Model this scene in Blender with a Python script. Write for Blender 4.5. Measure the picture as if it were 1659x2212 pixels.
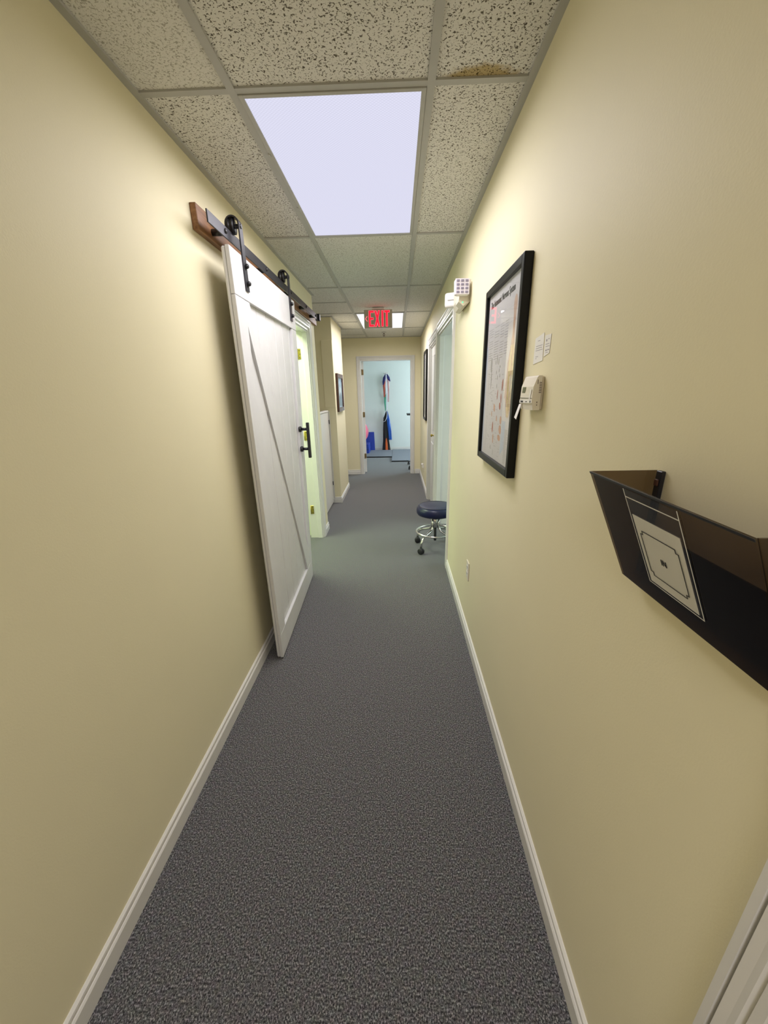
import bpy, bmesh, math, random
from mathutils import Vector, Matrix
random.seed(7)
for o in list(bpy.data.objects):
    bpy.data.objects.remove(o, do_unlink=True)
scene = bpy.context.scene
C = scene.collection

# ------------------------------------------------------------------ camera
W, H = 1659, 2212
F_PX, PITCH, YAW, ROLL = 855.52, 0.3435, -0.0295, 0.0210
PPX, PPY = 7.047, 46.532
CAM_Z = 1.4633
fwd = Vector((math.sin(YAW) * math.cos(PITCH), math.cos(YAW) * math.cos(PITCH), -math.sin(PITCH)))
rt0 = Vector((math.cos(YAW), -math.sin(YAW), 0))
dn0 = fwd.cross(rt0)
rt = math.cos(ROLL) * rt0 + math.sin(ROLL) * dn0
dn = -math.sin(ROLL) * rt0 + math.cos(ROLL) * dn0
cd = bpy.data.cameras.new('camera')
cd.sensor_fit = 'VERTICAL'
cd.sensor_height = 36.0
cd.sensor_width = 27.0
cd.lens = F_PX / H * 36.0
cd.shift_x = -PPX / H
cd.shift_y = PPY / H
cd.clip_start = 0.02
cam = bpy.data.objects.new('camera', cd)
C.objects.link(cam)
m3 = Matrix((rt, -dn, -fwd)).transposed()
cam.matrix_world = Matrix.Translation((0, 0, CAM_Z)) @ m3.to_4x4()
scene.camera = cam

# ------------------------------------------------------------------ world, exposure
wd = bpy.data.worlds.new('world')
scene.world = wd
wd.use_nodes = True
wd.node_tree.nodes['Background'].inputs[0].default_value = (0.6, 0.7, 0.8, 1)
wd.node_tree.nodes['Background'].inputs[1].default_value = 0.25
scene.view_settings.view_transform = 'Standard'
scene.view_settings.look = 'None'
scene.view_settings.gamma = 1.0
scene.view_settings.use_curve_mapping = False
scene.view_settings.exposure = 0.0
LAMP_W = 19.5            # each ceiling fixture
LAMP_COL = (1.0, 0.962, 1.0)
DAY_FAR = 14.0           # window panes (emission strength)
DAY_LEFT = 4.0
DAY_RIGHT = 4.0
ROOM_W = 44.0

# ------------------------------------------------------------------ dimensions
XL, XR, HC, YE = -0.7987, 0.4243, 2.3369, 7.4687
TX, TY, TL, TWD = -0.4948, 1.5855, 1.2192, 0.6096   # ceiling grid
YR = -3.2               # wall behind the camera
WT = 0.14               # wall thickness
YWE = 4.28              # end of left wall at the alcove
YJ, YP = 5.42, 6.35     # jog wall and end of picture wall
YB = 10.70              # back wall of far room

# ------------------------------------------------------------------ materials
def srgb(r, g, b):
    f = lambda c: (c / 255) / 12.92 if c / 255 <= 0.04045 else ((c / 255 + 0.055) / 1.055) ** 2.4
    return (f(r), f(g), f(b), 1)
def mat(name, col, rough=0.5, metal=0.0, var=0.04, vscale=30, bump=0.0, bscale=200, spec=0.5, coat=0.0):
    m = bpy.data.materials.new(name)
    m.use_nodes = True
    nt = m.node_tree
    b = nt.nodes['Principled BSDF']
    b.inputs['Roughness'].default_value = rough
    b.inputs['Metallic'].default_value = metal
    b.inputs['Specular IOR Level'].default_value = spec
    b.inputs['Coat Weight'].default_value = coat
    tc = nt.nodes.new('ShaderNodeTexCoord')
    n = nt.nodes.new('ShaderNodeTexNoise')
    n.inputs['Scale'].default_value = vscale
    n.inputs['Detail'].default_value = 3
    nt.links.new(tc.outputs['Object'], n.inputs['Vector'])
    r = nt.nodes.new('ShaderNodeValToRGB')
    r.color_ramp.elements[0].position = 0.3
    r.color_ramp.elements[1].position = 0.7
    r.color_ramp.elements[0].color = tuple(c * (1 - var) for c in col[:3]) + (1,)
    r.color_ramp.elements[1].color = tuple(min(1, c * (1 + var)) for c in col[:3]) + (1,)
    nt.links.new(n.outputs['Fac'], r.inputs['Fac'])
    nt.links.new(r.outputs['Color'], b.inputs['Base Color'])
    if bump:
        n2 = nt.nodes.new('ShaderNodeTexNoise')
        n2.inputs['Scale'].default_value = bscale
        n2.inputs['Detail'].default_value = 2
        nt.links.new(tc.outputs['Object'], n2.inputs['Vector'])
        bp = nt.nodes.new('ShaderNodeBump')
        bp.inputs['Strength'].default_value = bump
        bp.inputs['Distance'].default_value = 0.002
        nt.links.new(n2.outputs['Fac'], bp.inputs['Height'])
        nt.links.new(bp.outputs['Normal'], b.inputs['Normal'])
    return m
def emis(name, col, strength, pattern=0.0, pscale=120):
    m = bpy.data.materials.new(name)
    m.use_nodes = True
    nt = m.node_tree
    nt.nodes.remove(nt.nodes['Principled BSDF'])
    e = nt.nodes.new('ShaderNodeEmission')
    tc = nt.nodes.new('ShaderNodeTexCoord')
    v = nt.nodes.new('ShaderNodeTexVoronoi')
    v.inputs['Scale'].default_value = pscale
    v.inputs['Randomness'].default_value = 0.0
    mp = nt.nodes.new('ShaderNodeMapping')
    mp.inputs['Rotation'].default_value = (0, 0, math.radians(45))
    nt.links.new(tc.outputs['Object'], mp.inputs['Vector'])
    nt.links.new(mp.outputs['Vector'], v.inputs['Vector'])
    r = nt.nodes.new('ShaderNodeMapRange')
    r.inputs['From Min'].default_value = 0.0
    r.inputs['From Max'].default_value = 0.7
    r.inputs['To Min'].default_value = strength * (1 + pattern)
    r.inputs['To Max'].default_value = strength * (1 - pattern)
    nt.links.new(v.outputs['Distance'], r.inputs['Value'])
    nt.links.new(r.outputs['Result'], e.inputs['Strength'])
    e.inputs['Color'].default_value = tuple(col) + (1,)
    nt.links.new(e.outputs[0], nt.nodes['Material Output'].inputs[0])
    return m
def clear(name, tint, gloss_rough=0.02, ior=1.45):
    m = bpy.data.materials.new(name)
    m.use_nodes = True
    nt = m.node_tree
    nt.nodes.remove(nt.nodes['Principled BSDF'])
    t = nt.nodes.new('ShaderNodeBsdfTransparent')
    t.inputs[0].default_value = tint
    g = nt.nodes.new('ShaderNodeBsdfGlossy')
    g.inputs['Roughness'].default_value = gloss_rough
    fr = nt.nodes.new('ShaderNodeFresnel')
    fr.inputs['IOR'].default_value = ior
    mx = nt.nodes.new('ShaderNodeMixShader')
    geo = nt.nodes.new('ShaderNodeNewGeometry')      # reflect once, at the outer face of the thin sheet
    inv = nt.nodes.new('ShaderNodeMath'); inv.operation = 'SUBTRACT'; inv.inputs[0].default_value = 1.0
    nt.links.new(geo.outputs['Backfacing'], inv.inputs[1])
    ml = nt.nodes.new('ShaderNodeMath'); ml.operation = 'MULTIPLY'
    nt.links.new(fr.outputs[0], ml.inputs[0]); nt.links.new(inv.outputs[0], ml.inputs[1])
    nt.links.new(ml.outputs[0], mx.inputs[0])
    nt.links.new(t.outputs[0], mx.inputs[1])
    nt.links.new(g.outputs[0], mx.inputs[2])
    nt.links.new(mx.outputs[0], nt.nodes['Material Output'].inputs[0])
    return m
def carpet_mat():
    m = bpy.data.materials.new('loop_carpet')
    m.use_nodes = True
    nt = m.node_tree
    b = nt.nodes['Principled BSDF']
    b.inputs['Roughness'].default_value = 0.95
    b.inputs['Specular IOR Level'].default_value = 0.1
    b.inputs['Sheen Weight'].default_value = 0.30      # loop tips catch light at grazing angles
    b.inputs['Sheen Roughness'].default_value = 0.45
    b.inputs['Sheen Tint'].default_value = (0.9, 0.9, 0.9, 1)
    tc = nt.nodes.new('ShaderNodeTexCoord')
    mp = nt.nodes.new('ShaderNodeMapping')
    mp.inputs['Scale'].default_value = (1.0, 0.75, 1.0)
    nt.links.new(tc.outputs['Object'], mp.inputs['Vector'])
    n = nt.nodes.new('ShaderNodeTexNoise')
    n.inputs['Scale'].default_value = 250
    n.inputs['Detail'].default_value = 4
    n.inputs['Roughness'].default_value = 0.7
    nt.links.new(mp.outputs['Vector'], n.inputs['Vector'])
    r = nt.nodes.new('ShaderNodeValToRGB')
    e = r.color_ramp.elements
    e[0].position = 0.36; e[0].color = (0.010, 0.010, 0.012, 1)
    e[1].position = 0.66; e[1].color = (0.48, 0.47, 0.48, 1)
    k = e.new(0.47); k.color = (0.080, 0.079, 0.084, 1)
    k = e.new(0.55); k.color = (0.18, 0.177, 0.182, 1)
    nt.links.new(n.outputs['Fac'], r.inputs['Fac'])
    # faint coloured yarn flecks
    n3 = nt.nodes.new('ShaderNodeTexNoise')
    n3.inputs['Scale'].default_value = 60
    nt.links.new(tc.outputs['Object'], n3.inputs['Vector'])
    mx = nt.nodes.new('ShaderNodeMix'); mx.data_type = 'RGBA'; mx.blend_type = 'MULTIPLY'
    mx.inputs[0].default_value = 0.25
    nt.links.new(r.outputs['Color'], mx.inputs[6])
    nt.links.new(n3.outputs['Color'], mx.inputs[7])
    nt.links.new(mx.outputs[2], b.inputs['Base Color'])
    bp = nt.nodes.new('ShaderNodeBump')
    bp.inputs['Strength'].default_value = 0.6
    bp.inputs['Distance'].default_value = 0.004
    nt.links.new(n.outputs['Fac'], bp.inputs['Height'])
    nt.links.new(bp.outputs['Normal'], b.inputs['Normal'])
    return m
def tile_mat(name, lo, hi, stain=False, dark=(0.15, 0.135, 0.10, 1)):
    m = bpy.data.materials.new(name)
    m.use_nodes = True
    nt = m.node_tree
    b = nt.nodes['Principled BSDF']
    b.inputs['Roughness'].default_value = 0.95
    b.inputs['Specular IOR Level'].default_value = 0.1
    tc = nt.nodes.new('ShaderNodeTexCoord')
    n = nt.nodes.new('ShaderNodeTexNoise')
    n.inputs['Scale'].default_value = 155
    n.inputs['Detail'].default_value = 1.5
    n.inputs['Distortion'].default_value = 0.9
    nt.links.new(tc.outputs['Object'], n.inputs['Vector'])
    r = nt.nodes.new('ShaderNodeValToRGB')
    e = r.color_ramp.elements
    e[0].position = lo; e[0].color = dark
    e[1].position = hi; e[1].color = (0.77, 0.755, 0.715, 1)
    nt.links.new(n.outputs['Fac'], r.inputs['Fac'])
    out = r.outputs['Color']
    if stain:
        # a small brown water stain beside the cross tee
        g = nt.nodes.new('ShaderNodeVectorMath'); g.operation = 'SUBTRACT'
        g.inputs[1].default_value = (0.262, 1.575, HC)
        nt.links.new(tc.outputs['Object'], g.inputs[0])
        ml = nt.nodes.new('ShaderNodeVectorMath'); ml.operation = 'MULTIPLY'
        ml.inputs[1].default_value = (9, 22, 0)
        nt.links.new(g.outputs[0], ml.inputs[0])
        ln = nt.nodes.new('ShaderNodeVectorMath'); ln.operation = 'LENGTH'
        nt.links.new(ml.outputs[0], ln.inputs[0])
        ns = nt.nodes.new('ShaderNodeTexNoise'); ns.inputs['Scale'].default_value = 35
        nt.links.new(tc.outputs['Object'], ns.inputs['Vector'])
        ad = nt.nodes.new('ShaderNodeMath'); ad.operation = 'ADD'
        nt.links.new(ln.outputs['Value'], ad.inputs[0]); nt.links.new(ns.outputs['Fac'], ad.inputs[1])
        r2 = nt.nodes.new('ShaderNodeValToRGB')
        r2.color_ramp.elements[0].position = 0.75; r2.color_ramp.elements[0].color = (0.62, 0.5, 0.28, 1)
        r2.color_ramp.elements[1].position = 1.0; r2.color_ramp.elements[1].color = (1, 1, 1, 1)
        sc_ = nt.nodes.new('ShaderNodeMath'); sc_.operation = 'MULTIPLY'; sc_.inputs[1].default_value = 0.62
        nt.links.new(ad.outputs[0], sc_.inputs[0])
        nt.links.new(sc_.outputs[0], r2.inputs['Fac'])
        mx = nt.nodes.new('ShaderNodeMix'); mx.data_type = 'RGBA'; mx.blend_type = 'MULTIPLY'
        mx.inputs[0].default_value = 1.0
        nt.links.new(out, mx.inputs[6]); nt.links.new(r2.outputs['Color'], mx.inputs[7])
        out = mx.outputs[2]
    nt.links.new(out, b.inputs['Base Color'])
    bp = nt.nodes.new('ShaderNodeBump')
    bp.inputs['Strength'].default_value = 0.5
    bp.inputs['Distance'].default_value = 0.003
    nt.links.new(n.outputs['Fac'], bp.inputs['Height'])
    nt.links.new(bp.outputs['Normal'], b.inputs['Normal'])
    return m
def wood_mat(name, c1, c2):
    m = bpy.data.materials.new(name)
    m.use_nodes = True
    nt = m.node_tree
    b = nt.nodes['Principled BSDF']
    b.inputs['Roughness'].default_value = 0.45
    tc = nt.nodes.new('ShaderNodeTexCoord')
    mp = nt.nodes.new('ShaderNodeMapping')
    mp.inputs['Scale'].default_value = (20, 2.0, 28)
    nt.links.new(tc.outputs['Object'], mp.inputs['Vector'])
    n = nt.nodes.new('ShaderNodeTexNoise')
    n.inputs['Scale'].default_value = 2.2
    n.inputs['Detail'].default_value = 6
    n.inputs['Distortion'].default_value = 0.6
    nt.links.new(mp.outputs['Vector'], n.inputs['Vector'])
    r = nt.nodes.new('ShaderNodeValToRGB')
    r.color_ramp.elements[0].position = 0.32; r.color_ramp.elements[0].color = c1
    r.color_ramp.elements[1].position = 0.68; r.color_ramp.elements[1].color = c2
    nt.links.new(n.outputs['Fac'], r.inputs['Fac'])
    nt.links.new(r.outputs['Color'], b.inputs['Base Color'])
    return m

M = {}
M['wall'] = mat('cream_wall_paint', (0.80, 0.735, 0.51, 1), 0.55, var=0.012, vscale=3, bump=0.10, bscale=220, spec=0.25)
M['room_wall'] = mat('pale_blue_room_paint', (0.73, 0.77, 0.74, 1), 0.5, var=0.01, vscale=3)
M['green_wall'] = mat('pale_green_room_paint', (0.72, 0.80, 0.56, 1), 0.5, var=0.01, vscale=3)
M['trim'] = mat('white_trim_enamel', (0.73, 0.715, 0.68, 1), 0.32, var=0.02, vscale=8, spec=0.5)
M['barn'] = mat('white_barn_door_paint', (0.66, 0.655, 0.66, 1), 0.42, var=0.03, vscale=10, bump=0.08, bscale=60)
M['carpet'] = carpet_mat()
M['tile_coarse'] = tile_mat('fissured_ceiling_tile', 0.37, 0.435, dark=(0.13, 0.115, 0.09, 1))
M['tile_fine'] = tile_mat('fine_ceiling_tile', 0.36, 0.46, dark=(0.42, 0.40, 0.35, 1))
M['tile_stain'] = tile_mat('stained_ceiling_tile', 0.37, 0.435, True, dark=(0.13, 0.115, 0.09, 1))
M['grid'] = mat('ceiling_grid_enamel', (0.46, 0.455, 0.43, 1), 0.5, var=0.02)
M['plenum'] = mat('plenum_board', (0.25, 0.24, 0.22, 1), 0.9)
M['lens'] = emis('prismatic_lens', (0.82, 0.82, 1.0), 0.90, 0.10, 110)
M['lens_bright'] = emis('bright_prismatic_lens', (0.97, 0.96, 1.0), 1.15, 0.05, 110)
M['black'] = mat('black_powder_coat', (0.012, 0.012, 0.015, 1), 0.38, var=0.1, spec=0.5)
M['track'] = mat('dark_steel_track', (0.035, 0.034, 0.042, 1), 0.42, 0.3, var=0.1)
M['wood'] = wood_mat('stained_pine', (0.17, 0.068, 0.022, 1), (0.36, 0.175, 0.07, 1))
M['frame_black'] = mat('black_lacquer_frame', (0.004, 0.004, 0.004, 1), 0.35, var=0.1, spec=0.22)
M['frame_brown'] = mat('brown_wood_frame', (0.075, 0.028, 0.018, 1), 0.35, var=0.2, vscale=40)
M['paper'] = mat('chart_paper', (0.66, 0.62, 0.66, 1), 0.6, var=0.01)
M['note'] = mat('note_paper', (0.80, 0.78, 0.72, 1), 0.7, var=0.01)
M['card'] = mat('white_card', (0.92, 0.90, 0.88, 1), 0.6, var=0.01)
M['ink'] = mat('black_ink', (0.02, 0.02, 0.022, 1), 0.6)
M['greyink'] = mat('grey_ink', (0.36, 0.33, 0.35, 1), 0.6)
M['skin'] = mat('chart_flesh_print', (0.62, 0.42, 0.34, 1), 0.6, var=0.12, vscale=60)
M['yellowprint'] = mat('chart_yellow_print', (0.74, 0.58, 0.30, 1), 0.6, var=0.15, vscale=60)
M['blueprint'] = mat('chart_blue_print', (0.50, 0.56, 0.70, 1), 0.6, var=0.05, vscale=60)
M['redprint'] = mat('chart_red_print', (0.42, 0.10, 0.09, 1), 0.6, var=0.25, vscale=80)
M['orangeprint'] = mat('chart_salmon_print', (0.62, 0.33, 0.24, 1), 0.6, var=0.2, vscale=80)
M['glass'] = clear('picture_glass', (0.97, 0.98, 0.97, 1), 0.015, 1.5)
M['sleeve'] = clear('clear_vinyl_sleeve', (0.985, 0.985, 0.975, 1), 0.12, 1.35)
M['smoke'] = clear('smoked_acrylic', (0.41, 0.35, 0.29, 1), 0.08, 1.30)
M['plastic'] = mat('ivory_plastic', (0.76, 0.70, 0.58, 1), 0.4, var=0.015)
M['plastic_white'] = mat('white_plastic', (0.80, 0.78, 0.76, 1), 0.35, var=0.01)
M['beige'] = mat('beige_plastic', (0.62, 0.54, 0.40, 1), 0.45, var=0.015)
M['lcd'] = mat('lcd_window', (0.10, 0.105, 0.045, 1), 0.2)
M['led_lens'] = mat('led_lens_plate', (0.78, 0.74, 0.84, 1), 0.15, var=0.02)
M['led_dark'] = mat('led_chip', (0.25, 0.23, 0.32, 1), 0.25)
M['green_led'] = emis('green_indicator', (0.10, 1.0, 0.35), 2.0)
M['exit_face'] = mat('brushed_exit_plate', (0.52, 0.47, 0.38, 1), 0.5, 0.0, var=0.03)
M['exit_red'] = emis('exit_red_glow', (1.0, 0.012, 0.03), 1.6)
M['exit_pink'] = emis('exit_edge_glow', (1.0, 0.16, 0.20), 1.3)
M['brass'] = mat('brass', (0.50, 0.39, 0.09, 1), 0.30, 0.9, var=0.1)
M['brass_dull'] = mat('dull_brass', (0.22, 0.15, 0.06, 1), 0.45, 0.6, var=0.1)
M['chrome'] = mat('chrome', (0.75, 0.74, 0.72, 1), 0.14, 1.0, var=0.03)
M['vinyl'] = mat('navy_vinyl', (0.006, 0.009, 0.048, 1), 0.33, var=0.05, bump=0.05, bscale=300)
M['rubber'] = mat('black_rubber', (0.012, 0.012, 0.014, 1), 0.5)
M['ball'] = mat('pink_exercise_ball', (0.75, 0.16, 0.24, 1), 0.3, var=0.04)
M['bluemat'] = mat('royal_blue_foam', (0.012, 0.045, 0.36, 1), 0.55, var=0.08)
M['greymat'] = mat('grey_foam_tile', (0.20, 0.21, 0.24, 1), 0.8, var=0.06)
M['b_navy'] = mat('navy_latex', (0.02, 0.02, 0.16, 1), 0.45)
M['b_red'] = mat('red_latex', (0.55, 0.10, 0.06, 1), 0.45)
M['b_pink'] = mat('pink_latex', (0.72, 0.42, 0.42, 1), 0.45)
M['b_green'] = mat('green_latex', (0.08, 0.40, 0.26, 1), 0.45)
M['b_white'] = mat('white_cotton', (0.80, 0.82, 0.88, 1), 0.6)
M['b_black'] = mat('black_latex', (0.012, 0.012, 0.016, 1), 0.5)
M['b_blue'] = mat('blue_latex', (0.02, 0.12, 0.55, 1), 0.45)
M['b_orange'] = mat('orange_latex', (0.70, 0.13, 0.03, 1), 0.45)
M['print_sky'] = mat('landscape_print', (0.36, 0.50, 0.66, 1), 0.5, var=0.35, vscale=9)
M['print_white'] = mat('landscape_snow', (0.75, 0.80, 0.86, 1), 0.5, var=0.05)
M['print_dark'] = mat('landscape_rock', (0.10, 0.14, 0.22, 1), 0.5, var=0.3)
M['day_far'] = emis('daylit_pane_far', (0.74, 0.90, 1.0), DAY_FAR)
M['day_left'] = emis('daylit_pane_left', (0.80, 1.0, 0.62), DAY_LEFT)
M['day_right'] = emis('daylit_pane_right', (0.82, 1.0, 0.95), DAY_RIGHT)

# ------------------------------------------------------------------ mesh helpers
class MB:
    def __init__(s):
        s.bm = bmesh.new()
    def box(s, x0, x1, y0, y1, z0, z1, bev=0.0, seg=1):
        vs = [s.bm.verts.new((x, y, z)) for x in (x0, x1) for y in (y0, y1) for z in (z0, z1)]
        idx = [(0, 1, 3, 2), (4, 6, 7, 5), (0, 4, 5, 1), (2, 3, 7, 6), (0, 2, 6, 4), (1, 5, 7, 3)]
        fs = [s.bm.faces.new([vs[i] for i in f]) for f in idx]
        if bev > 0:
            es = list({e for f in fs for e in f.edges})
            bmesh.ops.bevel(s.bm, geom=es, offset=bev, segments=seg, profile=0.5, affect='EDGES')
        return s
    def prism(s, pts, vec):
        # closed polygon pts (3D) extruded by vec
        vec = Vector(vec)
        a = [s.bm.verts.new(p) for p in pts]
        b = [s.bm.verts.new(Vector(p) + vec) for p in pts]
        n = len(pts)
        s.bm.faces.new(a); s.bm.faces.new(b[::-1])
        for i in range(n):
            s.bm.faces.new((a[i], b[i], b[(i + 1) % n], a[(i + 1) % n]))
        return s
    def quadprism(s, c8):
        vs = [s.bm.verts.new(p) for p in c8]
        for f in [(0, 1, 2, 3), (7, 6, 5, 4), (0, 4, 5, 1), (1, 5, 6, 2), (2, 6, 7, 3), (3, 7, 4, 0)]:
            s.bm.faces.new([vs[i] for i in f])
        return s
    def tube(s, pts, r, n=12, closed=False, cap=True):
        pts = [Vector(p) for p in pts]
        rings = []
        N = len(pts)
        up = Vector((0.13, 0.31, 0.94)).normalized()
        for i, p in enumerate(pts):
            if closed:
                t = (pts[(i + 1) % N] - pts[i - 1]).normalized()
            else:
                t = (pts[min(i + 1, N - 1)] - pts[max(i - 1, 0)]).normalized()
            a = t.cross(up)
            if a.length < 0.05:
                a = t.cross(Vector((1, 0, 0)))
            a.normalize(); b = t.cross(a)
            rr = r[i] if isinstance(r, (list, tuple)) else r
            rings.append([s.bm.verts.new(p + a * rr * math.cos(2 * math.pi * k / n) + b * rr * math.sin(2 * math.pi * k / n)) for k in range(n)])
        for i in range(N if closed else N - 1):
            A, B = rings[i], rings[(i + 1) % N]
            for k in range(n):
                s.bm.faces.new((A[k], A[(k + 1) % n], B[(k + 1) % n], B[k])).smooth = True
        if cap and not closed:
            s.bm.faces.new(rings[0][::-1]); s.bm.faces.new(rings[-1])
        return s
    def lathe(s, prof, n=32, mtx=None):
        rings = []
        mtx = mtx or Matrix.Identity(4)
        for r, z in prof:
            if r < 1e-6:
                rings.append([s.bm.verts.new(mtx @ Vector((0, 0, z)))])
            else:
                rings.append([s.bm.verts.new(mtx @ Vector((r * math.cos(2 * math.pi * k / n), r * math.sin(2 * math.pi * k / n), z))) for k in range(n)])
        for A, B in zip(rings, rings[1:]):
            for k in range(n):
                a0, a1 = A[k % len(A)], A[(k + 1) % len(A)]
                b0, b1 = B[k % len(B)], B[(k + 1) % len(B)]
                vs = []
                for v in (a0, a1, b1, b0):
                    if v not in vs:
                        vs.append(v)
                if len(vs) >= 3:
                    s.bm.faces.new(vs).smooth = True
        return s
    def text(s, string, size, mtx, sx=1.0, ext=0.0003, offset=0.0, align='CENTER', spacing=1.0):
        cu = bpy.data.curves.new('txt', 'FONT')
        cu.body = string; cu.size = size; cu.extrude = ext; cu.offset = offset
        cu.align_x = align; cu.align_y = 'CENTER'; cu.space_character = spacing
        ob = bpy.data.objects.new('txt', cu)
        C.objects.link(ob)
        bpy.context.view_layer.update()
        me = bpy.data.meshes.new_from_object(ob.evaluated_get(bpy.context.evaluated_depsgraph_get()))
        bpy.data.objects.remove(ob, do_unlink=True)
        mm = mtx @ Matrix.Diagonal((sx, 1, 1, 1))
        vs = [s.bm.verts.new(mm @ v.co) for v in me.vertices]
        for p in me.polygons:
            try:
                s.bm.faces.new([vs[i] for i in p.vertices])
            except ValueError:
                pass
        bpy.data.meshes.remove(me); bpy.data.curves.remove(cu)
        return s
    def warp(s, fn):
        for v in s.bm.verts:
            v.co = fn(v.co)
        return s
    def build(s, name, m, parent=None, label=None, smooth=False, fixn=True):
        if fixn:
            bmesh.ops.recalc_face_normals(s.bm, faces=s.bm.faces[:])
        root = parent
        while root is not None and root.parent is not None:
            root = root.parent
        if root is not None:
            L = Vector(root['_org']) if '_org' in root else Vector((0, 0, 0))
            bmesh.ops.translate(s.bm, verts=s.bm.verts[:], vec=-L)
        me = bpy.data.meshes.new(name)
        s.bm.to_mesh(me); s.bm.free()
        if smooth:
            for p in me.polygons:
                p.use_smooth = True
        me.materials.append(M[m] if isinstance(m, str) else m)
        o = bpy.data.objects.new(name, me)
        C.objects.link(o)
        if parent is not None:
            o.parent = parent
        if label:
            o['label'] = label
        return o
def thing(name, label, cat, loc, group=None):
    o = bpy.data.objects.new(name, None)
    o.empty_display_size = 0.05
    C.objects.link(o)
    o.location = loc
    o['_org'] = list(loc)
    o['label'] = label; o['category'] = cat
    if group:
        o['group'] = group
    return o
def tag(o, label, cat, group=None):
    o['label'] = label; o['category'] = cat
    if group:
        o['group'] = group
    return o
def struct(mb, name, m, label, cat):
    o = mb.build(name, m)
    o['kind'] = 'structure'; o['label'] = label; o['category'] = cat
    return o
def basis(o, x, y):
    x = Vector(x).normalized(); y = Vector(y).normalized(); z = x.cross(y)
    m = Matrix((x, y, z)).transposed().to_4x4()
    return Matrix.Translation(o) @ m
def ellipse(cx, cy, rx, ry, n=16, rot=0.0):
    return [(cx + rx * math.cos(t) * math.cos(rot) - ry * math.sin(t) * math.sin(rot),
             cy + rx * math.cos(t) * math.sin(rot) + ry * math.sin(t) * math.cos(rot)) for t in [2 * math.pi * k / n for k in range(n)]]

# ------------------------------------------------------------------ floor
struct(MB().box(-3.6, 2.7, YR - 0.2, YB + 0.15, -0.06, 0.0), 'floor', 'carpet',
       'dark grey flecked loop carpet running the length of the corridor', 'floor')

# ------------------------------------------------------------------ walls
OL0, OL1, OLH = 3.10, 4.005, 2.018            # left doorway
OA0, OA1, OAH = 3.25, 4.42, 2.005             # right doorway
OB0, OB1 = 4.57, 5.53                         # closed door on the right
ON0, ON1 = -0.62, 0.243                       # doorway beside the camera
OE0, OE1, OEH = -0.642, 0.262, 1.995          # end doorway
ZT = HC + 0.10
struct(MB().box(XL - WT, XL, YR, OL0, 0, ZT).box(XL - WT, XL, OL0, OL1, OLH, ZT).box(XL - WT, XL, OL1, YWE, 0, ZT),
       'wall_left', 'wall', 'cream painted left corridor wall with the barn door doorway', 'wall')
struct(MB().box(XR, XR + WT, YR, ON0, 0, ZT).box(XR, XR + WT, ON0, ON1, 2.02, ZT).box(XR, XR + WT, ON1, OA0, 0, ZT)
       .box(XR, XR + WT, OA0, OA1, OAH, ZT).box(XR, XR + WT, OA1, OB0, 0, ZT).box(XR, XR + WT, OB0, OB1, OAH, ZT)
       .box(XR, XR + WT, OB1, YE + 0.0, 0, ZT),
       'wall_right', 'wall', 'cream painted right corridor wall carrying the charts and thermostat', 'wall')
struct(MB().box(-2.0, OE0, YE, YE + WT, 0, ZT).box(OE0, OE1, YE, YE + WT, OEH, ZT).box(OE1, 2.5, YE, YE + WT, 0, ZT),
       'wall_end', 'wall', 'cream wall closing the corridor around the far doorway', 'wall')
struct(MB().box(-1.7, 1.7, YR - WT, YR, 0, ZT), 'wall_rear', 'wall', 'cream wall closing the corridor behind the camera', 'wall')
struct(MB().box(-1.80, XL, YJ, YP, 0, ZT), 'wall_jog', 'wall', 'cream wall block jutting out beyond the alcove, holding the small picture', 'wall')
struct(MB().box(-1.94, -1.80, YWE - 0.12, YE, 0, ZT).box(-1.80, XL - WT, YWE - 0.12, YWE, 0, ZT), 'wall_alcove', 'wall',
       'cream inner walls of the alcove past the left doorway', 'wall')
# raised plaster panel on the alcove face of the jog wall
struct(MB().box(-0.937, XL - 0.0004, YJ - 0.010, YJ, 1.285, 2.083, 0.002), 'trim_1', 'wall', 'raised cream panel on the alcove face of the jutting wall', 'trim')
# side room on the left, daylit
struct(MB().box(-3.4, -3.3, 2.0, 4.16, 0, 2.45).box(-3.3, XL - WT, 1.9, 2.0, 0, 2.45).box(-3.3, XL - WT, 4.06, 4.16, 0, 2.45),
       'wall_left_room', 'green_wall', 'pale green walls of the room behind the barn door', 'wall')
# side room on the right
struct(MB().box(2.0, 2.1, 2.6, 4.9, 0, 2.45).box(XR + WT, 2.0, 2.5, 2.6, 0, 2.45).box(XR + WT, 2.0, 4.80, 4.90, 0, 2.45),
       'wall_right_room', 'room_wall', 'pale walls of the room behind the right doorway', 'wall')
# far exercise room
struct(MB().box(-2.1, -2.0, YE + WT, YB, 0, 2.5).box(2.4, 2.5, YE + WT, YB, 0, 2.5).box(-2.1, 2.5, YB, YB + 0.1, 0, 2.5),
       'wall_far_room', 'room_wall', 'pale blue walls of the exercise room beyond the end doorway', 'wall')
struct(MB().box(-2.1, 2.5, YE + WT, YB + 0.1, 2.45, 2.5), 'ceiling', 'room_wall', 'plain ceiling of the exercise room', 'ceiling')
struct(MB().box(-3.4, XL - WT, 1.9, 4.16, 2.45, 2.5), 'ceiling', 'room_wall', 'plain ceiling of the room behind the barn door', 'ceiling')
struct(MB().box(XR + WT, 2.1, 2.5, 4.9, 2.45, 2.5), 'ceiling', 'room_wall', 'plain ceiling of the room behind the right doorway', 'ceiling')

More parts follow.
